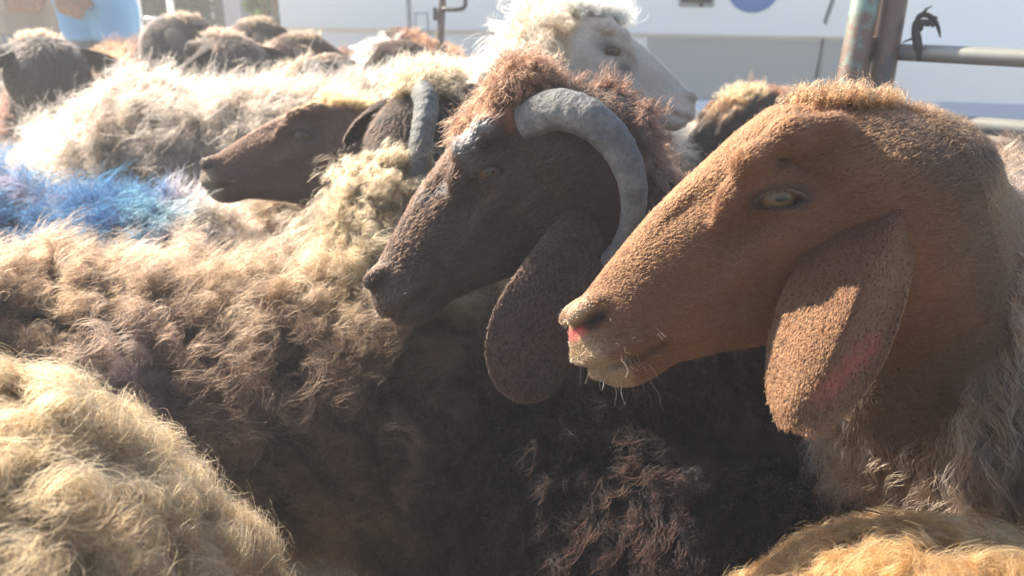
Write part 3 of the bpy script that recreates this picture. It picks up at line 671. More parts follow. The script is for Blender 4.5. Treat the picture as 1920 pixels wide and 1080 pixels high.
# ------------------------------------------------------------------ pen fence: double post and rails, thin pole
def rust_mat(name, paint):
    m, nt, out = new_mat(name); tc = N(nt, 'ShaderNodeTexCoord'); nz = N(nt, 'ShaderNodeTexNoise', inp={'Scale': 14.0, 'Detail': 7.0, 'Roughness': 0.7}); nt.links.new(tc.outputs['Object'], nz.inputs['Vector'])
    cr_ = N(nt, 'ShaderNodeValToRGB'); nt.links.new(nz.outputs[0], cr_.inputs[0]); el = cr_.color_ramp.elements
    el[0].position = 0.34; el[0].color = (*paint, 1); el[1].position = 0.52; el[1].color = (0.16, 0.085, 0.055, 1); e = el.new(0.44); e.color = (*[x*0.8 for x in paint], 1)
    bp = N(nt, 'ShaderNodeBump', inp={'Strength': 0.6, 'Distance': 0.002}); nt.links.new(nz.outputs[0], bp.inputs['Height'])
    b = N(nt, 'ShaderNodeBsdfPrincipled', inp={'Roughness': 0.55, 'Metallic': 0.1}); nt.links.new(cr_.outputs[0], b.inputs['Base Color']); nt.links.new(bp.outputs[0], b.inputs['Normal']); nt.links.new(b.outputs[0], out.inputs[0]); return m
M_MINT, M_RUST, M_RAIL = rust_mat('flaking_mint_paint', (0.20, 0.27, 0.22)), rust_mat('rusty_steel', (0.10, 0.075, 0.065)), mat_plain('grey_pipe', (0.30, 0.30, 0.27), 0.45, 0.2, 0.3, 25, (0.22, 0.19, 0.15))
def pole(px0, py0, px1, py1, d, r, mat, nm, root, z_top=1.55):
    a, b = P(px0, py0, d), P(px1, py1, d); dv = (a-b)/(a[2]-b[2]); lo = b+dv*(0-b[2]); hi = b+dv*(z_top-b[2]); o = np.array(root.location)
    v, f = tube([lo-o, lo*0.66+hi*0.34-o, lo*0.33+hi*0.67-o, hi-o], [r]*4, 20); return mesh_np(nm, v, f, mat, root)
def fence():
    b = P(1630, 170, 1.75); root = empty('pen_fence', (b[0], b[1], 0)); tag(root, 'rusty pipe fence with double post and two grey rails, upper right', 'fence')
    pole(1622, 0, 1592, 165, 1.76, 0.0265, M_MINT, 'post', root); pole(1678, 0, 1650, 165, 1.77, 0.0245, M_RUST, 'post', root); pole(1647, 0, 1622, 165, 1.82, 0.013, M_RAIL, 'thin_post', root)
    o = np.array(root.location)
    for y0, y1 in ((70, 108),):
        c = P(1640, 90, 1.79)-o; bm = bmesh.new(); box(bm, (c[0]-0.03, c[1]-0.012, c[2]-0.022), (c[0]+0.03, c[1]+0.012, c[2]+0.022)); bm_obj('joining_plate', bm, M_RUST, root, bevel=0.003)
    for (ya, yb) in ((97, 109), (222, 243)):
        a, e = P(1672, ya, 1.78), P(1920, yb, 1.60); f = e+(e-a)*4.0
        v, q = tube([a-o, (a*0.5+e*0.5)-o, e-o, f-o], [0.0165]*4, 20); mesh_np('rail', v, q, M_RAIL, root)
    a, e = P(1672, 97, 1.78), P(1920, 109, 1.60); f = e+(e-a)*4.0
    v, q = tube([np.array([f[0], f[1], 0])-o, np.array([f[0], f[1], 0.7])-o, np.array([f[0], f[1], 1.5])-o], [0.025]*3, 16); mesh_np('post', v, q, M_RUST, root)
    # thin pole with a hook bracket
    b = P(825, 60, 3.75); rp = empty('fence_pole', (b[0], b[1], 0)); tag(rp, 'thin dark brown pole with hooked bracket in front of the van', 'pole')
    pole(829, 0, 825, 80, 3.75, 0.0165, M_RUST, 'pole_shaft', rp, 1.7); o = np.array(rp.location)
    pts = [P(830, 17, 3.73)-o, P(855, 18, 3.70)-o, P(870, 14, 3.70)-o, P(873, 0, 3.70)-o, P(873, -30, 3.70)-o]
    v, q = tube(spline(pts, 14), [0.009]*14, 8); mesh_np('hook_bracket', v, q, M_BLK, rp)
    c = P(816, 26, 3.74)-o; bm = bmesh.new(); box(bm, (c[0]-0.008, c[1]-0.015, c[2]-0.026), (c[0]+0.008, c[1]+0.015, c[2]+0.026)); bm_obj('latch', bm, M_BLK, rp, bevel=0.003)
fence()
def strap():
    b = P(1722, 92, 1.74); root = empty('torn_strap', tuple(b)); tag(root, 'torn dark strap tied round the upper fence rail', 'strap')
    m = mat_plain('dark_webbing', (0.05, 0.045, 0.035), 0.9, 0, 0.3, 60); col_ = []
    V = []; F = []; n0 = 0
    for pts, w_ in ((((1722, 112, 0), (1719, 82, -.012), (1716, 60, 0), (1720, 36, .01), (1734, 27, .005), (1748, 33, -.005), (1758, 50, 0), (1763, 70, .01)), (0.010, 0.013, 0.011, 0.009, 0.008, 0.010, 0.007, 0.002)),
                    (((1719, 62, 0), (1726, 46, -.01), (1738, 42, -.01), (1750, 50, 0)), (0.007, 0.011, 0.012, 0.003)), (((1692, 80, 0), (1706, 74, -.01), (1718, 70, -.01)), (0.002, 0.004, 0.006)), (((1730, 30, 0), (1736, 18, 0), (1748, 11, .01)), (0.005, 0.003, 0.001)), (((1742, 40, 0), (1752, 32, -.01), (1757, 42, 0)), (0.005, 0.005, 0.002))):
        n = 16; path = spline([P(a, c, 1.735+e)-b for a, c, e in pts], n); wd = np.interp(np.linspace(0, 1, n), np.linspace(0, 1, len(w_)), w_)
        v, f = tube(path, wd, 10, ring=lambda i, th: np.sqrt(np.cos(th)**2*1.0+np.sin(th)**2*0.10)*(1+0.18*np.sin(3*th+i))); V.append(v); F.append(f+n0); n0 += len(v)
    mesh_np('webbing', np.concatenate(V), np.concatenate(F), m, root)
strap()

# ------------------------------------------------------------------ people at the back
def person(label, px, d, yaw, shirt, trouser, seed, skin=(0.28, 0.15, 0.09)):
    b = P(px, 30, d); root = empty('person', (b[0], b[1], 0), yaw); tag(root, label, 'person', 'people behind the flock')
    LG = {s: [(0.02, 0.09*s, 0.90), (0.03, 0.10*s, 0.48), (0.0, 0.11*s, 0.09)] for s in (-1, 1)}
    AR_ = {s: [(0.0, 0.185*s, 1.40), (0.03, 0.235*s, 1.12), (0.21, 0.055*s, 0.91+0.015*s)] for s in (-1, 1)}
    def arm(p, g=0.0):
        y = None
        for s in (-1, 1):
            e = chain(p, AR_[s], [0.055+g, 0.043+g, 0.028+g], 0.03); y = e if y is None else np.minimum(y, e)
        return y
    def legs(p, g=0.0):
        return np.minimum(*[chain(p, LG[s], [0.095+g, 0.062+g, 0.042+g], 0.03) for s in (-1, 1)])
    def torso(p, g=0.0):
        t_ = ell(p, (0, 0, 1.23), (0.115+g, 0.175+g, 0.26+g)); t_ = smin(t_, ell(p, (0, 0, 0.97), (0.12+g, 0.165+g, 0.15+g)), 0.08); return smin(t_, rcone(p, (0, -0.17, 1.41), (0, 0.17, 1.41), 0.055+g, 0.055+g), 0.06)
    def body(p):
        d_ = smin(torso(p), arm(p), 0.04); d_ = smin(d_, legs(p), 0.05); d_ = smin(d_, rcone(p, (0, 0, 1.42), (0.02, 0, 1.54), 0.058, 0.052), 0.04)
        h = ell(p, (0.02, 0, 1.625), (0.092, 0.075, 0.112)); h = smin(h, ell(p, (0.05, 0, 1.565), (0.055, 0.05, 0.045)), 0.03); h = smin(h, rcone(p, (0.105, 0, 1.64), (0.125, 0, 1.605), 0.010, 0.016), 0.012)
        for s in (-1, 1):
            h = smin(h, ell(p, (0.01, 0.078*s, 1.62), (0.018, 0.010, 0.03)), 0.008); h = h+0.006*np.exp(-((p[..., 0]-0.10)**2+(p[..., 1]-0.033*s)**2+(p[..., 2]-1.638)**2)/0.014**2)
        h = h+0.004*np.exp(-((p[..., 2]-1.567)/0.005)**2)*(np.abs(p[..., 1]) < 0.028)*(p[..., 0] > 0.06); d_ = smin(d_, h, 0.02)
        for s in (-1, 1):
            w_ = np.array(AR_[s][-1]); dr = np.array([0.05, -0.075*s, -0.005]); d_ = smin(d_, rcone(p, w_, w_+dr, 0.026, 0.032), 0.02)
            for k in range(4):
                o = w_+dr+np.array([0.012-0.004*k, 0, 0.027-0.018*k]); L_ = (0.035, 0.040, 0.038, 0.030)[k]; d_ = smin(d_, chain(p, [o, o+np.array([0.012, -L_*s, -0.004]), o+np.array([-0.012, -L_*1.5*s, -0.010])], [0.0095, 0.009, 0.0075], 0.004), 0.006)
            o = w_+dr*0.4+np.array([0, 0, 0.026]); d_ = smin(d_, chain(p, [o, o+np.array([0.02, -0.02*s, 0.022]), o+np.array([0.035, -0.05*s, 0.020])], [0.012, 0.010, 0.008], 0.004), 0.008)
            d_ = smin(d_, rcone(p, (-0.02, 0.11*s, 0.045), (0.15, 0.12*s, 0.035), 0.042, 0.032), 0.02)
        return d_
    def mk(f, lo, hi, flo, fhi, fine, coarse, nm, c):
        V, Q = surface_nets(lambda p: f(p.astype(np.float32)), *[axis_grid(lo[k], hi[k], flo[k], fhi[k], fine, coarse) for k in range(3)]); V[:, 2] = np.maximum(V[:, 2], 0); return mesh_np(nm, V, Q, mat_plain(nm, c, 0.85, 0, 0.2, 30), root)
    mk(body, (-0.2, -0.36, -0.03), (0.36, 0.36, 1.80), (0.1, -0.12, 0.84), (0.32, 0.12, 0.99), 0.006, 0.016, 'body', skin)
    fold = lambda p, a: a*vnoise(p*np.array([1, 1, 0.5]), 0.07, seed)
    def sh(p):
        t_ = smin(torso(p, 0.022), smin(arm(p, 0.016), legs(p, 0.04)+np.maximum(0, 0.74-p[..., 2]), 0.06), 0.06)+fold(p, 0.012)
        w_ = np.minimum(*[np.linalg.norm(p-np.array(AR_[s][-1]), axis=-1) for s in (-1, 1)]); return smax(np.maximum(t_, 0.72-p[..., 2]), np.maximum(0.055-w_, p[..., 2]-1.47), 0.01)
    mk(sh, (-0.24, -0.36, 0.66), (0.3, 0.36, 1.52), (-0.1, -0.15, 0.75), (0.2, 0.15, 1.1), 0.012, 0.016, 'shirt', shirt)
    mk(lambda p: np.maximum(np.maximum(smin(legs(p, 0.020), ell(p, (0, 0, 0.95), (0.135, 0.18, 0.12)), 0.04)+fold(p, 0.010), 0.10-p[..., 2]), p[..., 2]-1.0), (-0.22, -0.3, 0.06), (0.24, 0.3, 1.06), (-0.1, -0.15, 0.5), (0.1, 0.15, 0.7), 0.016, 0.02, 'trousers', trouser)
    mk(lambda p: np.maximum(ell(p, (0.008, 0, 1.645), (0.102, 0.086, 0.108)), np.maximum((p[..., 0]-0.055)-0.9*(p[..., 2]-1.66), 1.585-p[..., 2])), (-0.13, -0.12, 1.55), (0.14, 0.12, 1.78), (-0.1, -0.09, 1.58), (0.1, 0.09, 1.76), 0.010, 0.012, 'hair', (0.015, 0.012, 0.010))
    return root
person('person in light blue shirt with hands clasped at the waist', 188, 5.0, math.radians(-100), (0.13, 0.34, 0.60), (0.05, 0.07, 0.10), 3)
person('person in grey brown clothes at the far left edge', 62, 5.5, math.radians(-70), (0.27, 0.22, 0.19), (0.06, 0.10, 0.14), 4)

# ------------------------------------------------------------------ shrubs, trees, kiosk and rail beyond
def foliage(name, label, cat, px, d, h, rx, seed, n=5000, leaf=0.035, colr=(0.075, 0.12, 0.040), trunk_h=0.3, group='greenery beyond the pen'):
    r = np.random.default_rng(seed); b = P(px, 20, d); root = empty(name, (b[0], b[1], 0)); tag(root, label, cat, group)
    mb = mat_plain('bark', (0.12, 0.09, 0.065), 0.9, 0, 0.4, 20); V = []; F = []; n0 = 0; cl = []
    v, f = tube([(0, 0, -0.02), (0.02, 0, trunk_h*0.5), (0, 0.02, trunk_h+0.3*h)], [0.05*h/2, 0.04*h/2, 0.02*h/2], 8); V.append(v); F.append(f); n0 = len(v)
    for k in range(9):
        a = r.random()*6.28; e = np.array([math.cos(a)*rx*0.7, math.sin(a)*rx*0.7, trunk_h+(h-trunk_h)*(0.25+0.6*r.random())]); v, f = tube([(0, 0, trunk_h*0.8), e*0.5+np.array([0, 0, 0.1]), e], [0.02*h/2, 0.014*h/2, 0.005], 6); V.append(v); F.append(f+n0); n0 += len(v)
        for j in range(4): cl.append(e+r.normal(size=3)*np.array([rx*0.32, rx*0.32, h*0.12]))
    mesh_np('trunk', np.concatenate(V), np.concatenate(F), mb, root)
    cl = np.array(cl); ci = r.integers(0, len(cl), n); c = cl[ci]+r.normal(size=(n, 3))*np.array([0.16*rx, 0.16*rx, 0.075*h]); c[:, 2] = np.maximum(c[:, 2], 0.05)
    nn = nrm(r.normal(size=(n, 3))+np.array([0, 0, 0.6])); u = nrm(np.cross(nn, r.normal(size=(n, 3)))); w_ = np.cross(nn, u); L_ = leaf*(0.6+0.8*r.random((n, 1)))
    V = np.stack([c-u*L_, c+w_*L_*0.45, c+u*L_, c-w_*L_*0.45], 1).reshape(-1, 3); F = np.arange(4*n).reshape(-1, 4)
    cv = np.repeat(np.array(colr)*(0.6+0.8*r.random((n, 1)))*(1+0.25*r.normal(size=(len(cl), 1))[ci]).clip(0.4, 1.6), 4, 0)
    mesh_np('crown', V, F, M_LEAF, root, False, cv)
def leaf_mat():
    m, nt, out = new_mat('leaf'); a = N(nt, 'ShaderNodeAttribute', attribute_name='col'); d = N(nt, 'ShaderNodeBsdfDiffuse'); t = N(nt, 'ShaderNodeBsdfTranslucent'); mx = N(nt, 'ShaderNodeMixShader', inp={0: 0.35})
    for n in (d, t): nt.links.new(a.outputs['Color'], n.inputs['Color'])
    nt.links.new(d.outputs[0], mx.inputs[1]); nt.links.new(t.outputs[0], mx.inputs[2]); nt.links.new(mx.outputs[0], out.inputs[0]); return m
M_LEAF = leaf_mat()
foliage('shrub', 'green bushy shrub behind the blue-shirted person', 'shrub', 325, 8.0, 1.5, 0.30, 1, 7000, 0.05, (0.085, 0.14, 0.06))
foliage('shrub', 'tall green shrub squeezed between pale kiosk and white van', 'shrub', 508, 7.0, 2.2, 0.16, 2, 6000, 0.05, (0.09, 0.15, 0.04))
foliage('shrub', 'green shrub at the far left behind the grey-clad person', 'shrub', -30, 9.0, 1.8, 0.9, 3, 8000, 0.05, (0.10, 0.16, 0.06))
def kiosk():
    b = P(440, 20, 9.5); root = empty('kiosk', (b[0], b[1], 0), math.radians(-6)); tag(root, 'pale lilac grey kiosk with door and windows beyond the flock', 'kiosk')
    mw = mat_plain('lilac_render', (0.56, 0.53, 0.58), 0.8, 0, 0.12, 3); md = mat_plain('teal_door', (0.10, 0.22, 0.28), 0.5)
    bm = bmesh.new()
    for x0, x1, z0, z1 in ((-0.42, -0.30, 0, 2.5), (-0.12, 0.06, 0, 2.5), (0.34, 0.48, 0, 2.5), (-0.30, -0.12, 0, 0.42), (-0.30, -0.12, 1.6, 2.5), (0.06, 0.34, 1.9, 2.5)): box(bm, (x0, 0, z0), (x1, 0.18, z1))
    box(bm, (-0.42, 0.182, 0), (-0.30, 1.8, 2.5)); box(bm, (0.36, 0.182, 0), (0.48, 1.8, 2.5)); box(bm, (-0.298, 1.6, 0), (0.358, 1.8, 2.5)); bm_obj('wall', bm, mw, root)
    bm = bmesh.new(); box(bm, (-0.6, -0.15, 2.502), (0.66, 1.95, 2.62)); bm_obj('roof', bm, M_GREY, root)
    bm = bmesh.new(); box(bm, (0.065, 0.10, 0.0), (0.335, 0.14, 1.895)); dr = bm_obj('door', bm, md, root); bm = bmesh.new(); box(bm, (0.09, 0.07, 0.9), (0.11, 0.099, 1.02)); bm_obj('handle', bm, M_STEEL, dr)
    bm = bmesh.new(); box(bm, (-0.295, 0.10, 0.425), (-0.125, 0.12, 1.595)); wn = bm_obj('window', bm, M_GLS, root)
    bm = bmesh.new(); box(bm, (-0.32, -0.03, 0.38), (-0.10, -0.002, 0.42)); bm_obj('sill', bm, M_VAN, wn)
    for x in (-0.292, -0.145):
        bm = bmesh.new(); box(bm, (x, 0.06, 0.43), (x+0.02, 0.098, 1.59)); bm_obj('frame', bm, M_VAN, wn)
kiosk()
def railing():
    b = P(262, 40, 5.6); root = empty('white_railing', (b[0], b[1], 0), 0.1); tag(root, 'white metal railing post and bar beside the blue-shirted person', 'railing')
    for x in (0, 0.20):
        v, f = tube([(x, 0, 0), (x, 0, 0.45), (x, 0, 0.92)], [0.02]*3, 10); mesh_np('post', v, f, M_VAN, root)
    for z in (0.45, 0.80):
        v, f = tube([(0, 0, z), (0.1, 0, z), (0.20, 0, z)], [0.014]*3, 10); mesh_np('bar', v, f, M_VAN, root)
railing()

# ------------------------------------------------------------------ added haze box, stands in for lens veil and lifts shadows
def haze():
    bm = bmesh.new(); bmesh.ops.create_cube(bm, size=1.0, matrix=Matrix.Translation((0, 5, 1.1)) @ Matrix.Diagonal((40, 40, 4.4, 1)))
    m, nt, out = new_mat('lens_veil'); v = N(nt, 'ShaderNodeVolumePrincipled'); v.inputs['Color'].default_value = (0.93, 0.92, 0.90, 1); v.inputs['Density'].default_value = 0.021; v.inputs['Anisotropy'].default_value = 0.3
    nt.links.new(v.outputs[0], out.inputs['Volume']); o = bm_obj('haze', bm, m); tag(o, kind='stuff')
haze()

# ---- the brown ewe in the foreground
BROWN = (0.112, 0.044, 0.019)
hero_face0 = face_col(BROWN, (0.22, 0.135, 0.075), (0.100, 0.040, 0.018), 5)
def hero_face(q, p, n, r):
    c, t = hero_face0(q, p, n, r)
    # pink of the nostril
    k = sstep(0.241, 0.247, q[:, 0])*np.exp(-((q[:, 2]-0.0060)/0.0035)**2)*(np.abs(q[:, 1]) < 0.03)
    c = c*(1-k[:, None])+np.array([0.45, 0.10, 0.09])*k[:, None]; t = t*(1-k[:, None])+np.array([0.45, 0.10, 0.09])*k[:, None]
    k = np.maximum(sstep(0.020, -0.030, q[:, 0]+0.012*vnoise(q, 0.02, 9))*sstep(0.060, 0.025, q[:, 2]), sstep(-0.115, -0.16, q[:, 2]))*0.85; neck_shade = np.array([0.046, 0.027, 0.016])  # shadow on neck and throat painted into the coat colour
    c = c*(1-k[:, None])+neck_shade*k[:, None]; t = t*(1-k[:, None])+neck_shade*1.4*k[:, None]
    return c, t
def hero_ear_col(q, p, n, r):
    c, t = hero_face0(np.minimum(q, 0.15), p, n, r)
    w_ = p@HERO_RM.T+HERO_OFF; d = w_-CAMP; z = d@AX; px = 960+FPX*(d@AR)/z; py = 540-FPX*(d@AU)/z
    # red raddle smear on the ear
    a = np.array([1640., 640.]); b = np.array([1545., 735.]); ab = b-a
    tt = np.clip(((px-a[0])*ab[0]+(py-a[1])*ab[1])/(ab@ab), 0, 1); dd = np.hypot(px-a[0]-tt*ab[0], py-a[1]-tt*ab[1])
    k = 0.6*np.clip(1-dd/30, 0, 1)*np.clip(0.75+0.5*vnoise(p, 0.006, 3), 0, 1)
    red = np.array([0.30, 0.045, 0.025]); return c*(1-k[:, None])+red*k[:, None], t*(1-k[:, None])+red*k[:, None]
hA = [(1668, 318, .745), (1618, 388, .704), (1545, 440, .690), (1485, 512, .680), (1450, 600, .672), (1437, 690, .662), (1440, 745, .654), (1456, 792, .646)]
hB = [(1688, 316, .750), (1714, 388, .706), (1706, 480, .682), (1688, 575, .668), (1652, 672, .658), (1606, 745, .650), (1562, 790, .645), (1535, 814, .642)]
def hero_relief(u, v):
    return sstep(0.0, 0.2, u)*(0.034*np.sin(0.5*np.pi*np.clip(v/0.55, 0, 1))*(1-0.45*u)+0.005*np.exp(-((v-0.52)/0.10)**2)*sstep(0.9, 0.5, u)-0.020*sstep(0.58, 1.02, v)*(1-0.4*u)+0.0025*np.sin(9*v+7*u)*sstep(0.2, 0.5, u))
hb_fwd = nrm((-0.95, -0.30, 0)); hb_base = (1.00, 1.06)
HERO_RM = np.array([[hb_fwd[0], -hb_fwd[1], 0], [hb_fwd[1], hb_fwd[0], 0], [0, 0, 1.]]); HERO_OFF = np.array([*hb_base, 0])
def hero_bare(V):      # short brown hair on the throat and front of the neck
    w_ = V@HERO_RM.T+HERO_OFF; nz = 0.02*vnoise(V, 0.04, 4)
    return sstep(0.025, -0.025, w_[:, 0]-(0.385+0.35*(w_[:, 2]-0.80))+nz)*sstep(0.68, 0.74, w_[:, 2]+nz)
hero_wool = wool_col((0.17, 0.125, 0.09), (0.09, 0.064, 0.046), (0.30, 0.235, 0.17), 0.06, 8)
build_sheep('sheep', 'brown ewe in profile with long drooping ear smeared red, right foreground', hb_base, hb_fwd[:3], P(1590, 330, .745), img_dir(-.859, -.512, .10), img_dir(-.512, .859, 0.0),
            s=1.12, hs=1.07, fr=0.0032, cr=0.016, seed=21, lump=0.006, neck_r=(0.13, 0.105, 0.072), crest_to=0.20, crest_r=0.078, crest_dz=-0.10, crest_z=0.63, neck_mid=P(1795, 720, .86),
            face=hero_face, coat_wool_x=-0.10, bare=lambda V, q: hero_bare(V),
            wool=dict(col=hero_wool, locks=6500, fib=16, L=0.060, R=0.010, lift=0.32, K=9, rad=0.00024, tuft=0.026, tk=0.7, sag=0.9, wave=0.10, wfreq=2.6, clump=0.8, frizz=0.05, jit=0.28, ljit=0.25),
            ear_edges={1: ([P(*a) for a in hA], [P(*b) for b in hB], -AX+AR*-0.15, hero_relief, hero_ear_col, 26000, 0.0034)},
            lashes=True, face_n=110000, face_r=0.78, face_L=0.0056, poll=dict(x=-0.045, rx=0.04, n=700, L=0.014, col=lambda q, p, n, r: (np.tile((0.11, 0.05, 0.022), (len(p), 1)), np.tile((0.15, 0.07, 0.03), (len(p), 1))), dir=(-0.5, 0, -0.1)))
WH = lambda n: dict(locks=n)
def W(col, locks, fib=10, L=0.045, R=0.012, lift=0.45, **k):
    d = dict(col=col, locks=locks, fib=fib, L=L, R=R, lift=lift); d.update(k); return d
# ---- horned ram behind her
RAMC = (0.056, 0.031, 0.021)
def ram_face(q, p, n, r):
    t = np.clip(0.5+0.5*vnoise(q, 0.03, 61)+0.4*vnoise(q, 0.010, 62), 0, 1); c = mixc(RAMC, np.asarray(RAMC)*0.6, t)
    k = sstep(0.035, 0.065, q[:, 2])*sstep(0.12, 0.0, q[:, 0]); c = c*(1-k[:, None])+np.array([0.13, 0.050, 0.022])*k[:, None]     # rusty crown
    k = np.clip(1.6*vnoise(q, 0.018, 64)-0.45, 0, 1)*sstep(0.0, 0.03, q[:, 2])*sstep(0.20, 0.10, q[:, 0]); c = c*(1-k[:, None])+np.array([0.10, 0.092, 0.088])*k[:, None]   # grey dust
    for (x, z) in ((0.030, 0.040), (0.008, 0.030)):
        k = np.exp(-(((q[:, 0]-x)/0.007)**2+((q[:, 2]-z)/0.012)**2))*0.8; c = c*(1-k[:, None])+np.array([0.24, 0.085, 0.04])*k[:, None]
    k = sstep(0.20, 0.25, q[:, 0]); c = c*(1-k[:, None])+np.array([0.055, 0.035, 0.026])*k[:, None]
    return c, c*1.4
def ram_ear(q, p, n, r):
    t = np.clip(0.5+0.5*vnoise(p, 0.02, 71), 0, 1); c = mixc((0.075, 0.040, 0.027), (0.052, 0.028, 0.02), t); return c, c*1.3
rA = [(1060, 395, .985), (1020, 440, .965), (975, 500, .955), (935, 560, .950), (913, 625, .950), (912, 680, .955), (932, 725, .960), (962, 750, .965)]
rB = [(1110, 400, 1.00), (1130, 455, .985), (1128, 530, .975), (1112, 600, .970), (1090, 660, .970), (1065, 700, .970), (1040, 735, .970), (1010, 752, .970)]
ram_wool = wool_col((0.05, 0.036, 0.028), (0.028, 0.021, 0.017), (0.085, 0.058, 0.042), 0.06, 12)
ram_horn = [P(985, 235, 1.00), P(1040, 208, .975), P(1100, 222, .955), P(1152, 268, .945), P(1182, 330, .945), P(1186, 395, .955), P(1165, 455, .97), P(1120, 500, .985)]
ram_horn2 = [P(960, 200, 1.10), P(965, 170, 1.14), P(985, 165, 1.20), P(1020, 190, 1.25), P(1045, 240, 1.27), P(1050, 300, 1.26), P(1030, 350, 1.24), P(1000, 380, 1.22)]
hr = np.array([0.020, 0.0215, 0.0205, 0.018, 0.0155, 0.0125, 0.009, 0.005])
build_sheep('ram', 'dark brown ram with thick curled grey horn and long hanging ear', (0.52, 1.32), (-0.86, -0.50, 0), P(1030, 272, 1.06), img_dir(-.72, -.66, .10), img_dir(-.69, .75, 0.0),
            s=1.05, hs=1.09, fr=0.0045, cr=0.018, seed=31, lump=0.008, neck_r=(0.14, 0.10, 0.078), crest_to=0.26, crest_r=0.045, crest_dz=-0.05, crest_z=0.62, horned=True, horn_paths=[(ram_horn, hr), (ram_horn2, hr*0.95)],
            face=ram_face, coat_wool_x=-0.06, wool=W(ram_wool, 5200, 12, 0.030, 0.011, 0.42, tuft=0.03, sag=0.6, wave=0.14, wfreq=1.6, helix=0.9, clump=0.7, jit=0.4),
            ear_edges={1: ([P(*a) for a in rA], [P(*b) for b in rB], -AX+AR*-0.1, lambda u, v: 0.014*np.sin(np.pi*v)*(1-0.5*u), ram_ear, 9000, 0.0036)},
            face_n=34000, face_L=0.013, face_r=1.1, poll=dict(x=-0.01, rx=0.055, n=1300, L=0.019, dir=(0.5, 0, -0.3), col=lambda q, p, n, r: (np.tile((0.06, 0.028, 0.016), (len(p), 1)), np.tile((0.13, 0.06, 0.034), (len(p), 1)))))

# ---- shaggy brown sheep across the middle, its head turned away behind the ram
def s3_patch(p, c, t, Rm, xf):
    w_ = p@Rm.T+xf[:3, 3]; d = w_-CAMP; 
    k = sstep(-0.42, -0.20, w_[:, 0])*sstep(0.66, 0.76, w_[:, 2])*sstep(0.93, 0.85, w_[:, 2]); bl = np.array([0.33, 0.25, 0.145])
    c = c*(1-k[:, None])+bl*0.8*k[:, None]; t = t*(1-k[:, None])+bl*k[:, None]
    k = np.exp(-((w_-P(258, 715, 1.13))**2/np.array([0.036, 9.0, 0.052])**2).sum(1))*0.95; pk = np.array([0.32, 0.23, 0.20])   # worn pale patch on the flank
    return c*(1-k[:, None])+pk*k[:, None], t*(1-k[:, None])+pk*k[:, None]
s3_wool = wool_col((0.085, 0.064, 0.047), (0.045, 0.034, 0.026), (0.14, 0.106, 0.078), 0.07, 13, top=(0.15, 0.114, 0.074), topz=(0.60, 0.70), patch=s3_patch)
dark_face = face_col((0.028, 0.018, 0.014), (0.05, 0.035, 0.03), (0.18, 0.11, 0.06), 15)
s3_horn = [P(792, 175, 1.30), P(800, 195, 1.27), P(795, 235, 1.25), P(787, 285, 1.24), P(785, 330, 1.25), P(795, 370, 1.27)]
s3_horn2 = [P(900, 160, 1.42), P(930, 165, 1.43), P(955, 190, 1.44), P(965, 240, 1.44), P(955, 290, 1.43), P(935, 330, 1.42)]
build_sheep('sheep', 'shaggy brown horned sheep with blond neck wool standing across the middle', (-0.42, 1.17), (0.985, 0.17, 0), P(800, 225, 1.38), nrm((0.30, 0.85, -0.25)),
            s=0.925, hs=1.02, fr=0.007, cr=0.016, seed=41, lump=0.020, neck_r=(0.125, 0.072, 0.070), crest_to=0.30, crest_r=0.045, neck_mid=P(735, 430, 1.28), bare=lambda V, q: sstep(0.14, 0.09, np.linalg.norm(q-np.array([-0.02, 0, -0.02]), axis=1)), horn_paths=[(s3_horn, np.array([0.018, 0.020, 0.019, 0.018, 0.016, 0.012])), (s3_horn2, np.array([0.018, 0.020, 0.019, 0.018, 0.016, 0.012]))],
            face=dark_face, coat_wool_x=-0.10, ears='side', ear_s=0.58,
            wool=W(s3_wool, 12000, 17, 0.046, 0.008, 0.42, tuft=0.045, tk=0.75, lenf=lambda p: 1-0.45*sstep(0.72, 0.85, p[:, 2]), K=10, rad=0.00023, sag=0.55, wave=0.19, wfreq=2.2, helix=0.9, clump=0.75, frizz=0.07, jit=0.5, ljit=0.35, stray=0.04),
            face_n=6000, face_L=0.010, poll=dict(x=-0.02, rx=0.05, n=700, L=0.030, col=lambda q, p, n, r: (np.tile((0.19, 0.115, 0.06), (len(p), 1)), np.tile((0.36, 0.23, 0.12), (len(p), 1)))))

# ---- blond sheep, bottom left, and orange one, bottom right
s4_wool = wool_col((0.23, 0.145, 0.080), (0.12, 0.072, 0.045), (0.38, 0.265, 0.14), 0.05, 14)
tan_face = face_col((0.24, 0.12, 0.06), (0.40, 0.30, 0.20), None, 16)
build_sheep('sheep', 'blond matted sheep seen from above, bottom left corner', (-0.76, 0.54), (-0.97, 0.26, 0), (-1.40, 0.74, 0.80), (-0.9, 0.2, -0.3),
            s=1.11, fr=0.012, cr=0.018, seed=51, lump=0.020, face=tan_face, eyes=True,
            wool=W(s4_wool, 20000, 18, 0.017, 0.005, 0.50, ljit=0.2, K=12, rad=0.00015, tuft=0.030, tk=0.35, sag=0.25, wave=0.45, wfreq=1.9, helix=1.0, clump=0.55, frizz=0.14, jit=0.9, stray=0.05, flowscale=0.012), face_n=1500)
s5_wool = wool_col((0.30, 0.125, 0.045), (0.17, 0.065, 0.024), (0.46, 0.24, 0.095), 0.05, 17)
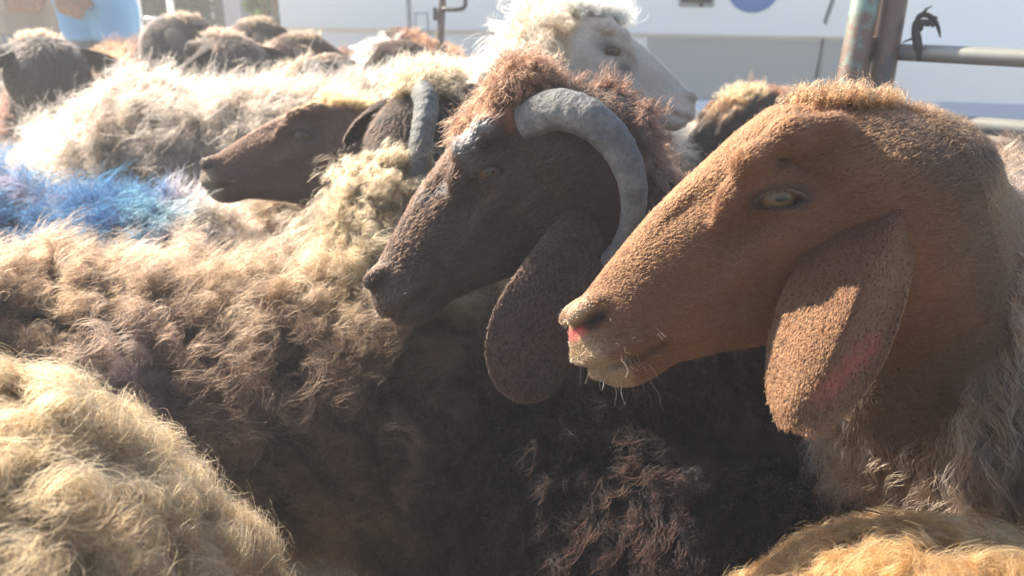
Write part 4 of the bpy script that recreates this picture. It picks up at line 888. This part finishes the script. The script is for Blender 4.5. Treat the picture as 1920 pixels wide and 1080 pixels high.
build_sheep('sheep', 'orange blond curly sheep back at the bottom right edge', (0.62, 0.44), (0.99, -0.06, 0), (1.30, 0.40, 0.70), (0.9, -0.2, -0.35),
            s=0.945, fr=0.012, cr=0.018, seed=52, lump=0.010, face=tan_face,
            wool=W(s5_wool, 15000, 16, 0.014, 0.004, 0.60, ljit=0.15, K=12, rad=0.00018, tuft=0.018, tk=0.35, sag=0.2, wave=0.62, wfreq=1.7, helix=1.0, clump=0.8, frizz=0.08, jit=0.9, stray=0.05, flowscale=0.012), face_n=1500)
# ---- blue-marked sheep
def blue_patch(p, c, t, Rm, xf):
    w_ = p@Rm.T+xf[:3, 3]; k = sstep(-0.56, -0.66, w_[:, 0]+0.06*vnoise(p, 0.06, 5))*np.clip(1.15+0.5*vnoise(p, 0.07, 9), 0, 1); b = np.array([0.004, 0.030, 0.085])
    k2 = np.exp(-((w_[:, 0]+0.63)/0.05)**2)*np.clip(1.4*vnoise(p, 0.05, 4), 0, 1); te = np.array([0.04, 0.22, 0.30])
    c = c*(1-k[:, None])+b*k[:, None]; t = t*(1-k[:, None])+b*1.25*k[:, None]
    return c*(1-k2[:, None])+te*k2[:, None], t*(1-k2[:, None])+te*k2[:, None]
s7_wool = wool_col((0.26, 0.20, 0.145), (0.16, 0.12, 0.085), (0.40, 0.33, 0.25), 0.06, 18, patch=blue_patch)
build_sheep('sheep', 'grey white sheep with blue dye on its back at the left edge', (-0.93, 1.68), (-0.96, 0.28, 0), (-1.55, 1.95, 0.80), (-0.9, 0.3, -0.3), s=0.875, fr=0.012, cr=0.018, seed=53, face=tan_face,
            wool=W(s7_wool, 7000, 12, 0.05, 0.011, 0.42, tuft=0.045, tk=0.75, sag=0.4, wave=0.15, frizz=0.12, jit=0.6, rad=0.00036, stray=0.1), face_n=2000)
# ---- long white sheep
s8_wool = wool_col((0.25, 0.20, 0.15), (0.13, 0.10, 0.075), (0.37, 0.315, 0.245), 0.07, 19)
build_sheep('sheep', 'long-backed white shaggy sheep behind the blue-dyed one', (-0.66, 2.28), (-0.985, 0.17, 0), (-1.48, 2.50, 0.50), (-0.8, 0.1, -0.6), crest_to=None, s=1.045, fr=0.012, cr=0.02, seed=54, lump=0.016, face=tan_face,
            wool=W(s8_wool, 9000, 12, 0.060, 0.012, 0.45, tuft=0.055, tk=0.75, sag=0.35, wave=0.15, frizz=0.12, jit=0.7, rad=0.00042, stray=0.1), face_n=2000)
# ---- brown head looking left
br_face = face_col((0.088, 0.041, 0.026), (0.18, 0.125, 0.085), (0.30, 0.15, 0.06), 20)
s9_wool = wool_col((0.32, 0.22, 0.14), (0.18, 0.12, 0.08), (0.5, 0.38, 0.25), 0.06, 21)
build_sheep('sheep', 'dark brown faced sheep looking left above the white back', (-0.12, 1.93), (-0.95, -0.30, 0), P(664, 262, 1.66), img_dir(-.965, -.26, .12), img_dir(-.26, .965, 0), s=0.98, hs=1.11, fr=0.006, cr=0.02, seed=55, face=br_face, coat_wool_x=-0.06, ears='back', crest_r=0.08, neck_r=(0.13, 0.10, 0.08),
            wool=W(s9_wool, 3500, 10, 0.05, 0.013, 0.45, tuft=0.04, rad=0.0004, jit=0.6), face_n=14000, face_L=0.009, poll=dict(x=-0.02, rx=0.045, n=350, L=0.022, col=lambda q, p, n, r: (np.tile((0.26, 0.13, 0.05), (len(p), 1)), np.tile((0.42, 0.22, 0.09), (len(p), 1)))))
# ---- white head looking right
def white_dark(q): return 0.0*q[:, 0]
def wh_face(q, p, n, r):
    t = np.clip(0.5+0.5*vnoise(q, 0.03, 81), 0, 1); c = mixc((0.44, 0.36, 0.29), (0.33, 0.27, 0.22), t)
    k = np.exp(-(((q[:, 0]-0.072)/0.026)**2+((q[:, 2]-0.017)/0.015)**2)); k = np.maximum(k, np.exp(-(((q[:, 0]-0.112)/0.018)**2+((q[:, 2]-0.002)/0.014)**2)))*0.85
    return c*(1-k[:, None])+np.array([0.04, 0.025, 0.025])*k[:, None], (c*1.15)*(1-k[:, None])+np.array([0.05, 0.03, 0.03])*k[:, None]
s19_wool = wool_col((0.50, 0.39, 0.26), (0.32, 0.23, 0.145), (0.66, 0.55, 0.40), 0.05, 22)
build_sheep('sheep', 'white faced woolly sheep with head raised, looking right', (0.02, 2.25), (0.75, -0.66, 0), P(1067, 90, 1.62), img_dir(.88, -.47, .08), img_dir(.47, .88, 0), s=1.05, fr=0.006, cr=0.02, seed=56, face=wh_face, coat_wool_x=0.010, crest_r=0.085, neck_r=(0.13, 0.10, 0.08),
            wool=W(s19_wool, 6000, 10, 0.05, 0.010, 0.55, tuft=0.032, tk=0.8, rad=0.0004, wave=0.2, helix=1, clump=0.75, jit=0.6, sag=0.2), face_n=14000, face_L=0.009,
            poll=dict(x=0.0, rx=0.05, n=500, L=0.036, col=lambda q, p, n, r: (np.tile((0.48, 0.38, 0.25), (len(p), 1)), np.tile((0.68, 0.57, 0.42), (len(p), 1))), dir=(0.1, 0, 0.3)))

# ---- lamb added to fill the gap under the ram; its wool darkened as shade
build_sheep('lamb', 'dark lamb added to fill the gap under the ram, wool darkened as shade', (0.10, 1.02), (0.78, -0.62, 0), (0.44, 0.74, 0.56), (0.8, -0.5, -0.3), s=0.74, hs=0.72, fr=0.010, cr=0.018, seed=61, face=dark_face, crest_r=0.06, neck_r=(0.12, 0.08, 0.075),
            wool=W(wool_col((0.013, 0.011, 0.010), (0.009, 0.008, 0.007), (0.016, 0.013, 0.011), 0.06, 12), 4500, 12, 0.04, 0.010, 0.40, tuft=0.035, tk=0.7, sag=0.6, wave=0.15, wfreq=1.6), face_n=2000)
# ---- the rest of the flock, farther back
def far_sheep(label, px, py, d, fwd, s, wc, fc, head=None, hf=None, seed=90, n=3600, L=0.030, ears='hang', crown=None, poll=None, hs=1.0, dxh=0.60, zh=0.83, fn=2500):
    """px,py: where the top of the back shows at depth d"""
    c = P(px, py, d); s = (c[2]-L*0.35)/0.775; fwd = nrm(np.array([*fwd, 0.0]))
    if head is None: head = np.array([c[0], c[1], 0])+fwd*dxh*s+np.array([0, 0, zh*s])
    if hf is None: hf = fwd+np.array([0, 0, -0.35])
    return build_sheep('sheep', label, (c[0], c[1]), fwd, head, hf, s=s, hs=hs, fr=0.009, cr=0.024, seed=seed, face=face_col(fc, np.asarray(fc)*1.6, crown, seed), coat_wool_x=-0.05, ears=ears, crest_r=0.085, neck_r=(0.13, 0.10, 0.078),
        wool=W(wool_col(*wc, 0.06, seed), n, 9, L, 0.014, 0.5, tuft=0.04, tk=0.5, rad=0.00045, K=6, jit=0.6, wave=0.16, stray=0.1), face_n=fn, face_L=0.010, poll=poll)
DK = ((0.026, 0.022, 0.022), (0.018, 0.015, 0.015), (0.06, 0.045, 0.036)); TN = ((0.26, 0.17, 0.10), (0.16, 0.10, 0.06), (0.42, 0.30, 0.19)); WT = ((0.62, 0.54, 0.44), (0.44, 0.36, 0.28), (0.80, 0.73, 0.62)); BR = ((0.09, 0.042, 0.024), (0.05, 0.025, 0.016), (0.20, 0.10, 0.055))
DF = (0.03, 0.022, 0.02); BF = (0.06, 0.028, 0.018)
def far_head(label, px, py, d, hf, fwd, wc, fc, seed, hs=1.2, crown=None, s=0.97, **k):
    """a sheep whose raised head shows at px,py"""
    h = P(px, py, d); f2 = nrm(np.array([*fwd, 0.0])); c = h-f2*0.62*s
    return build_sheep('sheep', label, (c[0], c[1]), f2, h, hf, s=s, hs=hs, fr=0.008, cr=0.024, seed=seed, face=face_col(fc, np.asarray(fc)*1.5, crown, seed), coat_wool_x=-0.09, bare=lambda V, q: sstep(0.17, 0.11, np.linalg.norm(q-np.array([-0.03, 0, -0.03]), axis=1)), ears='side', crest_r=0.08, neck_r=(0.13, 0.10, 0.085),
        wool=W(wool_col(*wc, 0.06, seed), 3200, 9, 0.035, 0.014, 0.5, tuft=0.04, tk=0.5, rad=0.00045, K=6, jit=0.6, wave=0.16, stray=0.06), face_n=5000, face_L=0.014, face_r=1.6, poll=dict(x=-0.03, rx=0.06, n=140, L=0.017, col=lambda q, p, n, r: (np.tile((0.07, 0.045, 0.03), (len(p), 1)), np.tile((0.14, 0.09, 0.055), (len(p), 1)))), **k)  # dark coat and tan topknot: shaded side and lit rim put into colour
far_head('dark grey sheep with rounded woolly head at the left edge', 80, 118, 2.75, (-0.6, 0.65, -0.45), (0.4, -0.9), DK, (0.05, 0.038, 0.034), 101, 1.45, (0.10, 0.07, 0.05))
far_sheep('dark brown sheep standing beside the blue-shirted person', 195, 94, 3.7, (-0.3, 1), 0.96, BR, BF, seed=102, L=0.02, zh=0.65)
far_head('dark sheep far back below the pale kiosk', 335, 68, 3.5, (0.75, 0.5, -0.4), (0.6, -0.8), DK, (0.045, 0.033, 0.03), 103, 1.3)
far_head('dark blue-black sheep head with sunlit rim coloured pale beyond the white back', 425, 108, 2.95, (-0.65, 0.6, -0.4), (-0.2, -1), DK, (0.05, 0.033, 0.027), 104, 1.35, (0.09, 0.075, 0.06))
far_head('brown headed sheep looking away beside the green shrub', 476, 72, 3.45, (0.6, 0.7, -0.3), (0.3, -1), TN, (0.05, 0.03, 0.022), 105, 1.1, (0.22, 0.11, 0.05))
far_head('small brown headed sheep against the white van corner', 562, 100, 3.1, (0.7, 0.5, -0.4), (0.5, -0.9), TN, (0.05, 0.028, 0.022), 106, 1.05, (0.14, 0.07, 0.04))
far_sheep('dark faced sheep with head lowered onto the white back', 770, 170, 2.75, (-0.9, -0.2), 0.95, TN, DF, head=P(600, 143, 2.38), hf=img_dir(0.93, -0.22, 0.1), seed=107, hs=0.9, crown=(0.25, 0.15, 0.09))
far_sheep('cream sheep with dark face between the van and the brown poll', 800, 128, 2.95, (-0.45, -0.5), 0.98, WT, BF, head=P(745, 112, 2.62), hf=img_dir(0.75, -0.60, 0.15), seed=108, hs=1.0)
far_sheep('brown sheep whose rounded back touches the thin fence pole', 905, 122, 3.3, (-0.6, 0.8), 1.0, BR, BF, seed=109)
far_sheep('dark brown sheep with rusty poll behind the white face', 1440, 262, 2.15, (-0.9, -0.3), 0.95, BR, DF, head=P(1405, 215, 1.98), hf=img_dir(-0.75, -0.6, 0.1), seed=110, crown=(0.25, 0.12, 0.05), hs=0.95, poll=dict(x=-0.02, rx=0.05, n=160, L=0.02, col=lambda q, p, n, r: (np.tile((0.2, 0.1, 0.045), (len(p), 1)), np.tile((0.38, 0.21, 0.09), (len(p), 1)))))
far_sheep('tan fluffy sheep behind the brown ewe at the right edge', 1960, 300, 1.42, (0.95, 0.3), 0.98, TN, BF, seed=111, n=3200, L=0.045)
far_sheep('black sheep standing in shade below the fence rails', 1860, 300, 2.35, (1, 0.1), 0.92, DK, DF, seed=112)
